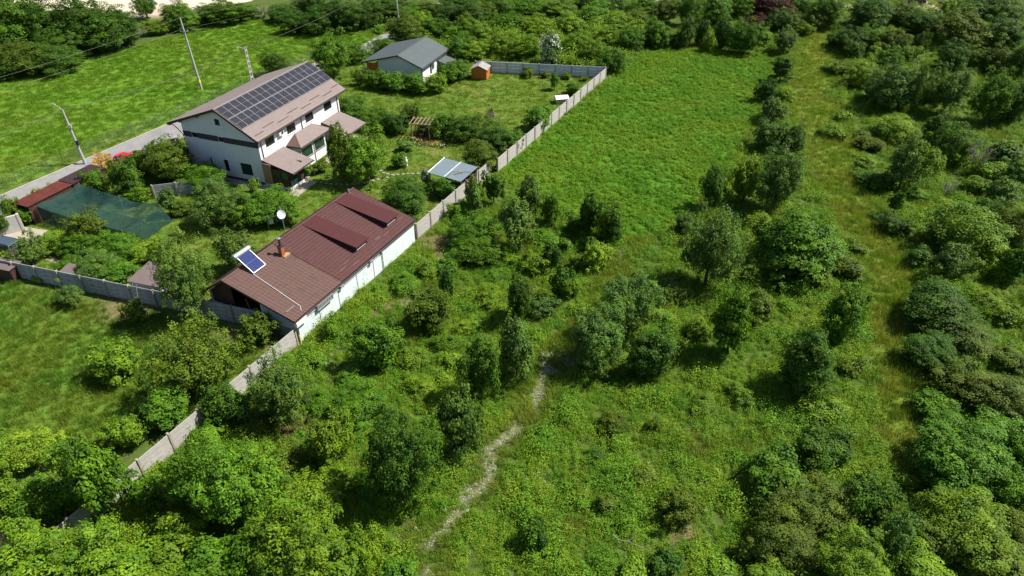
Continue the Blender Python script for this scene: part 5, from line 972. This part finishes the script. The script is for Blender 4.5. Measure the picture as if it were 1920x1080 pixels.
def crown(kind, r, var):
    sz = 0 if r < 1.15 else 1 if r < 2.15 else 2; key = (kind, sz, var)
    if key not in CR:
        rr, nc, cr, nl = SIZES[sz]; l, w_ = LEAF[kind]; nl = int(nl * {'l': .7, 'a': .85, 't': .9, 'b': 1.0, 'd': 1.1, 'f': .85, 'c': .9, 'w': 1.0}[kind])
        CR[key] = (crown_mesh('%s_crown' % FORMS[kind][0], hash((ord(kind), sz, var)) % 9973, rr, nc, cr, l, w_, nl, FORMS[kind][2]), trunk_mesh('%s_trunk' % FORMS[kind][0], 77 + var + 10 * sz + ord(kind), 5 if kind in 'aftw' else 7, kind in 'dlb'))
    return CR[key]
def dead_mesh(seed):
    rg = random.Random(seed); mb = MB()
    def grow(p, d, l, r, k):
        q = p + d * l; mb.tube([p, p + d * l * .5 + Vector((rg.gauss(0, .03), rg.gauss(0, .03), 0)) * l, q], [r, r * .8, r * .6], 4, caps=False)
        if k:
            for _ in range(3 if k > 1 else 4): grow(p + d * l * rg.uniform(.45, 1), (d + Vector((rg.gauss(0, .5), rg.gauss(0, .5), rg.gauss(.12, .3)))).normalized(), l * rg.uniform(.5, .75), r * .55, k - 1)
    for i in range(6): a = i * 1.05; grow(Vector((0, 0, -.02)), Vector((.5 * math.cos(a), .5 * math.sin(a), 1)).normalized(), .45, .022, 3)
    return mb.mesh('dead_twigs', M['dead_wood'])
DEAD = [dead_mesh(1), dead_mesh(2)]

PLANTS = """
# in the lower left meadow
215 633 720 88 d4|128 530 578 52 l3|252 563 612 45 l5
# by the foreground fence below the gable
486 582 650 74 l5|366 598 752 140 l5|308 724 805 84 d1|424 717 800 96 a2|525 668 795 114 a3|234 776 848 84 l4|392 800 838 46 l4
# in the lower left corner
44 796 893 135 l6|92 886 985 108 a1|172 815 978 122 a1|18 888 984 84 l4|278 885 962 66 a1|345 850 962 80 a1|332 962 1060 118 d4|90 1008 1122 240 a4|230 1040 1125 130 a4|310 1062 1130 110 d4|150 905 950 60 a0|25 1075 1150 90 a4
# in the bright thicket at lower centre-left
441 817 996 185 a0|563 966 1095 228 a4|682 985 1088 82 d4|616 772 872 82 a4|669 722 800 122 d1|537 826 908 98 l5|622 872 926 92 b4|548 902 952 96 b4|480 990 1090 130 a1|400 1010 1100 120 a1|600 925 985 90 d4|485 770 815 70 b5|745 1050 1100 60 d1
# between outbuilding wall and gravel track
707 600 702 96 d1|804 537 627 78 d5|837 503 562 30 a2|902 637 745 76 a2|970 604 708 80 a3|974 514 602 56 a2|1020 551 596 52 d3|1055 500 569 40 a2|862 715 853 86 t3|750 782 952 132 a2|893 440 497 96 d1|880 398 466 88 d1|1000 464 518 62 b4|915 535 567 62 b4|835 590 612 36 b5|620 590 640 40 b0|760 510 545 60 b0|700 640 668 50 b4|850 660 690 50 b4|660 760 802 70 b1|700 742 775 60 b4|772 645 692 60 b4|842 622 662 55 b1|790 702 742 60 b4|720 862 900 60 b4|880 592 626 50 b4|940 562 600 50 b4|930 500 532 46 b1|960 472 502 40 b4|842 472 512 60 b1|802 482 520 50 b4|1060 442 472 36 b1|1075 522 560 36 l4|1082 472 506 34 d4|652 690 726 60 b0|592 652 690 50 b0|602 732 766 60 b1|820 565 590 40 b4|1090 560 590 40 b4
# outside the fence near the sheet-metal shelter
970 378 466 76 a3|993 331 400 56 a3|1032 361 419 42 a1|925 323 381 38 a2|890 340 398 38 a3|860 375 410 44 d4|1103 367 442 46 a2|1145 376 461 54 d2|1035 456 506 40 a2|1020 428 460 60 b1|1118 455 512 50 l6|1106 445 477 28 l1|1078 400 440 36 b2
# at the bend of the gravel track
1183 512 624 102 a3|1124 576 690 106 a3|1220 619 715 82 d2|1270 630 674 40 b4|1270 512 564 70 b5|1240 575 605 44 b4|1310 590 640 55 b4
# in the clump right of the open field
1335 394 534 106 a3|1285 400 441 42 d2|1375 540 668 86 t1|1425 545 607 62 d5|1413 486 534 62 b4|1503 393 517 165 t1|1464 273 388 86 a3|1398 288 386 66 l4|1338 316 388 56 a2|1585 476 521 62 d5|1610 452 479 36 d5|1430 395 445 70 b4|1455 420 470 60 l1|1545 500 545 50 b4
# in the tree row edging the open field
1445 222 283 62 d2|1490 234 290 46 d2|1447 184 228 52 a3|1436 146 194 36 d2|1470 164 189 42 l4|1467 104 151 38 t2|1473 54 96 50 a3|1433 55 87 36 d4
# left of the golden path, lower right
1587 535 642 82 a1|1515 621 744 112 t2|1596 664 708 52 b5|1551 746 790 82 b4|1547 789 885 112 d2|1457 842 942 112 d1|1520 892 1010 142 d5|1627 889 992 86 d2|1467 952 1062 134 d5|1403 1006 1056 56 d5|1603 1008 1105 152 a4|1440 1048 1115 84 d4|1680 958 1056 78 l3|1275 915 985 72 l5|1140 925 965 44 l5|1000 965 1035 62 d2|1150 765 815 62 b5|1225 780 812 30 b5|1120 840 866 30 b2|1210 870 905 50 b5|1250 1030 1080 66 d2|1320 735 775 60 b4|1560 600 640 50 b4|1350 1045 1085 60 b4|1190 1050 1090 70 b4|1090 905 930 40 b4|1385 715 760 56 b4
# right of the golden path, lower right
1800 788 918 192 d1|1761 739 808 92 d1|1883 771 848 112 d1|1744 624 700 102 d2|1800 664 742 92 l5|1856 697 774 132 d5|1892 649 697 72 d5|1800 599 652 112 d5|1815 918 1050 164 d4|1760 978 1055 92 d5|1905 878 954 76 d1|1905 958 1020 70 d5|1870 1020 1090 110 d5|1735 1030 1095 90 d4|1700 880 920 50 b4|1850 860 930 90 d1|1920 800 880 80 d1
# right of the golden path, mid-right
1757 524 619 152 t2|1788 458 527 66 a3|1772 422 472 56 a2|1727 461 502 46 d2|1812 384 492 132 d4|1675 398 442 60 d2|1646 396 413 28 d2|1682 355 402 26 t2|1890 384 488 92 d5|1908 458 528 52 a1|1875 490 533 52 b4|1885 338 384 62 a3|1855 371 402 40 d1|1845 540 575 60 b4|1885 560 610 70 b4|1715 345 375 50 b0|1830 330 365 50 d4
# in the open scrub at middle right
1700 267 353 63 a3|1645 319 358 66 d2|1610 312 332 38 b5|1625 289 316 44 b4|1630 254 284 52 d5|1617 242 262 32 d5|1680 221 262 86 d4|1558 231 254 46 l4|1570 244 264 30 l4|1580 209 229 30 l4|1757 211 272 52 a2|1790 234 310 86 d1|1838 250 336 72 x5|1745 279 332 46 l4|1888 264 308 62 a3|1780 330 372 50 x5|1855 300 340 60 d4|1910 300 350 50 d1
# in the dense wood at upper right
1680 121 212 82 d3|1655 140 194 72 d2|1722 127 207 36 a3|1780 127 210 88 a3|1866 134 227 86 a1|1908 147 234 62 d2|1620 114 164 66 l4|1592 145 164 36 d4|1551 119 137 24 d5|1580 114 142 46 d5|1665 89 137 52 d1|1787 79 134 62 d2|1872 87 137 62 d5|1912 84 152 42 d2|1595 54 99 60 d2|1567 59 87 32 d2|1625 49 94 52 d1|1642 84 105 24 a6|1675 54 102 62 d5|1725 59 106 32 a2|1632 -4 53 82 d2|1693 4 47 62 d5|1725 19 67 62 d2|1760 21 62 52 d1|1805 19 87 102 d5|1880 34 92 82 d2|1778 -4 28 36 l6|1836 -6 32 82 d2|1886 -6 39 82 d3|1550 -8 56 56 d1|1750 150 195 50 d5|1705 85 118 40 d4|1830 90 128 50 d4|1600 75 110 40 d2
# in the tree belt behind the open field
1232 39 88 56 d1|1212 54 86 36 d2|1290 35 85 36 a3|1315 32 86 36 d2|1330 61 99 28 l4|1356 32 92 46 d2|1395 39 104 58 d1|1432 -18 32 78 d7|1418 28 58 42 d7|1247 -4 46 62 d5|1290 -12 42 52 a1|1341 -12 46 62 d1|1480 19 57 62 d5|1534 17 57 56 d5|1462 21 62 46 d2|1500 -10 28 60 d1|1385 -12 35 60 d1|1210 -8 30 50 d1|1265 60 90 32 d2|1510 45 68 36 d4
# in the scrub behind the back wall
1148 90 137 52 d1|1032 63 118 43 w3|895 40 76 60 d4|940 60 101 60 d4|985 68 110 60 d4|1080 60 101 60 d4|1112 74 116 52 d4|1070 28 61 60 d4|1000 30 62 70 d4|950 24 56 62 d1|1140 48 87 62 d4|1182 54 97 52 d1|1162 24 57 62 d4|1112 8 42 62 d1|1050 2 33 72 d4|990 -6 30 72 d1|930 -6 31 62 d2|880 4 52 72 d2|1195 18 52 50 d5|860 68 116 54 d1|888 78 113 44 d4|1150 -6 26 60 d2|1080 -10 20 60 d2
# in the dark wood beyond the road
555 24 63 62 d2|600 14 64 72 d2|635 -2 57 82 d2|675 4 54 72 d2|702 -4 44 62 d2|580 -14 32 62 d2|757 27 84 86 d5|790 24 67 52 d4|735 -4 37 62 d2|770 8 40 62 d1|817 34 74 62 d1|800 2 35 62 d5|842 6 44 62 d2|878 30 72 52 d4|905 6 40 52 d5|870 50 77 60 d1|720 71 102 46 d1|530 10 42 60 d2|850 -10 18 60 d2
# around the small white house
705 129 168 46 d1|736 134 172 46 d1|778 139 176 50 d1|818 136 176 42 d4|840 119 156 46 d1|860 113 148 46 d1|676 127 160 28 l5|620 64 141 86 a1|665 84 119 52 d1|512 96 139 60 f2
# in the hedge between the two gardens
655 179 231 62 d1|700 202 241 62 d1|737 206 254 52 d2|770 195 228 42 l5|830 209 254 52 f1|873 216 264 62 d2|925 229 291 92 d2|900 264 326 76 d5|955 238 286 42 d1|1010 196 245 57 d1|800 225 250 36 d2|760 262 285 30 d3
# on the lawn with the orange shed
1077 154 178 32 d1|1040 137 166 23 c1|1063 136 149 20 d5|990 127 145 30 d5|1023 134 147 20 l5|1095 143 152 18 d5
# on the lawn below the large house
685 249 336 86 a0|635 238 336 56 a5|747 286 317 30 d1|762 332 402 106 d2|833 332 374 50 d1|797 317 348 23 c9|600 300 325 32 d5|575 310 330 26 b1
# in the fruit garden beside the large house
191 283 320 52 x8|195 290 320 50 l8|178 321 374 56 d1|237 294 374 56 d2|317 261 345 112 d5|262 284 330 52 d2|224 297 332 46 d5|285 267 291 20 l1|254 350 385 46 d0|312 350 402 36 f3|376 304 355 90 f1|398 336 420 82 f3|440 350 420 86 f3|497 351 420 100 f1|537 369 420 52 f1|476 334 362 22 l4|440 430 510 82 f3|345 375 405 40 d5
# around the shade net and paved yard
164 395 460 62 f5|103 432 474 62 d4|150 435 482 62 d1|217 432 492 82 d1|180 471 524 92 f3|219 488 536 72 d1|278 449 496 62 l6|308 453 502 36 l6|340 441 598 102 f3|55 443 500 58 l3|20 367 416 48 f5|2 395 436 44 f2|48 388 424 36 d1|85 353 392 46 l6|112 342 366 40 l6|14 464 484 28 l6|125 480 510 50 d1|75 510 530 30 l6
# in the dark wood at top left
30 -12 97 132 d1|80 8 97 82 d2|150 -4 92 112 d2|195 18 97 102 d2|228 17 87 62 d2|40 80 142 102 d5|88 84 138 92 d2|106 58 112 72 d2|333 4 57 67 d1|270 -8 32 42 a2|290 38 66 46 d4|425 6 40 92 d1|388 8 37 52 d2|492 2 36 62 x5|0 40 110 80 d2|355 20 48 50 d1|460 8 36 52 d1|10 110 150 70 d2|130 90 122 60 d2|255 45 75 50 x5
"""
ORD = ['first', 'second', 'third', 'fourth', 'fifth', 'sixth', 'seventh', 'eighth', 'ninth', 'tenth', 'eleventh', 'twelfth', 'thirteenth', 'fourteenth', 'fifteenth', 'sixteenth']
def size_word(r, hz): h = 2 * hz; return 'tall ' if h > 5.2 else 'small ' if max(h, 2 * r) < 2.0 else ''
rows = []; zone = None
for line in PLANTS.strip().splitlines():
    if line.startswith('#'): zone = line[2:]; continue
    for it in line.split('|'):
        cx, ty_, by_, w_, kt = it.split(); cx, ty_, by_, w_ = map(float, (cx, ty_, by_, w_)); kind, tint = kt
        D = ray(cx, (ty_ + by_) / 2); nd = D / np.linalg.norm(D); sphi = -nd[2]; cphi = math.sqrt(1 - sphi * sphi); tree = kind in 'aftcw'
        t = HC * .97 / -D[2]
        for _ in range(4):      # the crown's centre lies on the pixel's ray; its height above ground follows from its size
            dist = t * np.linalg.norm(D); px = dist / (F * np.linalg.norm(D)) * np.linalg.norm(D) ** 1; px = t / F
            r = w_ / 2 * px; v_ = (by_ - ty_) / 2 * px * (1.0 / np.linalg.norm(D)) * 1.0; v_ = (by_ - ty_) / 2 * px
            hz = math.sqrt(max(v_ * v_ - (r * sphi) ** 2, (.42 * r) ** 2)) / cphi; hz = min(hz, 2.4 * r)
            zc = hz * (1.18 if tree else .92); t = (HC - zc) / -D[2]
        rows.append(dict(x=cx, zone=zone, kind=kind, tint=tint, p=(D[0] * t, D[1] * t), r=r, hz=hz, zc=zc))
from collections import defaultdict
byk = defaultdict(list)
for q in rows: q['look'] = size_word(q['r'], q['hz']) + TINT[q['tint']][1] + ' ' + FORMS[q['kind']][1]; byk[(q['zone'], q['look'])].append(q)
for (zn, look), qs in byk.items():
    qs.sort(key=lambda q: q['x'])
    for i, q in enumerate(qs):
        q['label'] = '%s %s' % (look, zn) + ('' if len(qs) == 1 else ', leftmost of %d' % len(qs) if i == 0 else ', rightmost of %d' % len(qs) if i == len(qs) - 1 else ', %s from left' % ORD[i])
for i, q in enumerate(rows):
    nm_, desc, form, cat = FORMS[q['kind']]; e = empty(nm_, (*q['p'], 0), 0, q['label'], cat, 'plants ' + q['zone']); rz = rnd.uniform(0, 6.28); r, hz, zc = q['r'], q['hz'], q['zc']
    if q['kind'] == 'x':
        link('twigs', DEAD[i % 2], e, (0, 0, 0), (0, 0, rz), (r * 1.5, r * 1.5, 2 * hz * .95)); continue
    cm, tm = crown(q['kind'], r, i % (3 if q['kind'] in 'ad' else 2) if q['kind'] in 'adlbft' else 0); jx, jy = rnd.uniform(.86, 1.14), rnd.uniform(.86, 1.14)
    link('trunk' if q['kind'] not in 'dlb' else 'stems', tm, e, (0, 0, 0), (0, 0, rz), (r, r, zc))
    c = link('crown', cm, e, (0, 0, zc), (rnd.gauss(0, .07), rnd.gauss(0, .07), rz), (r * jx, r * jy, hz)); tc_ = TINT[q['tint']][0]; j = rnd.uniform(.85, 1.15); g = rnd.uniform(.95, 1.06)
    c.color = (tc_[0] * j * g, tc_[1] * j, tc_[2] * j / g, 1)
    if q['kind'] == 'w':
        rg = np.random.default_rng(9); c0 = rg.normal(size=(60, 3)); c0 /= np.linalg.norm(c0, axis=1, keepdims=True); c0 *= rg.uniform(.75, 1.05, (60, 1)); u = np.repeat(c0, 14, 0) + rg.normal(size=(840, 3)) * .09; V, Q = leaves(u, u + rg.normal(size=u.shape) * .5 + [0, 0, .4], .12, .10, rg); link('blossom', np_mesh('blossom', V, Q, M['blossom']), e, (0, 0, zc), (0, 0, rz), (r, r, hz))['kind'] = 'stuff'
    # low weeds stand round the foot of the plant as part of the ground cover
print('plants', len(rows), 'objects', len(bpy.data.objects))
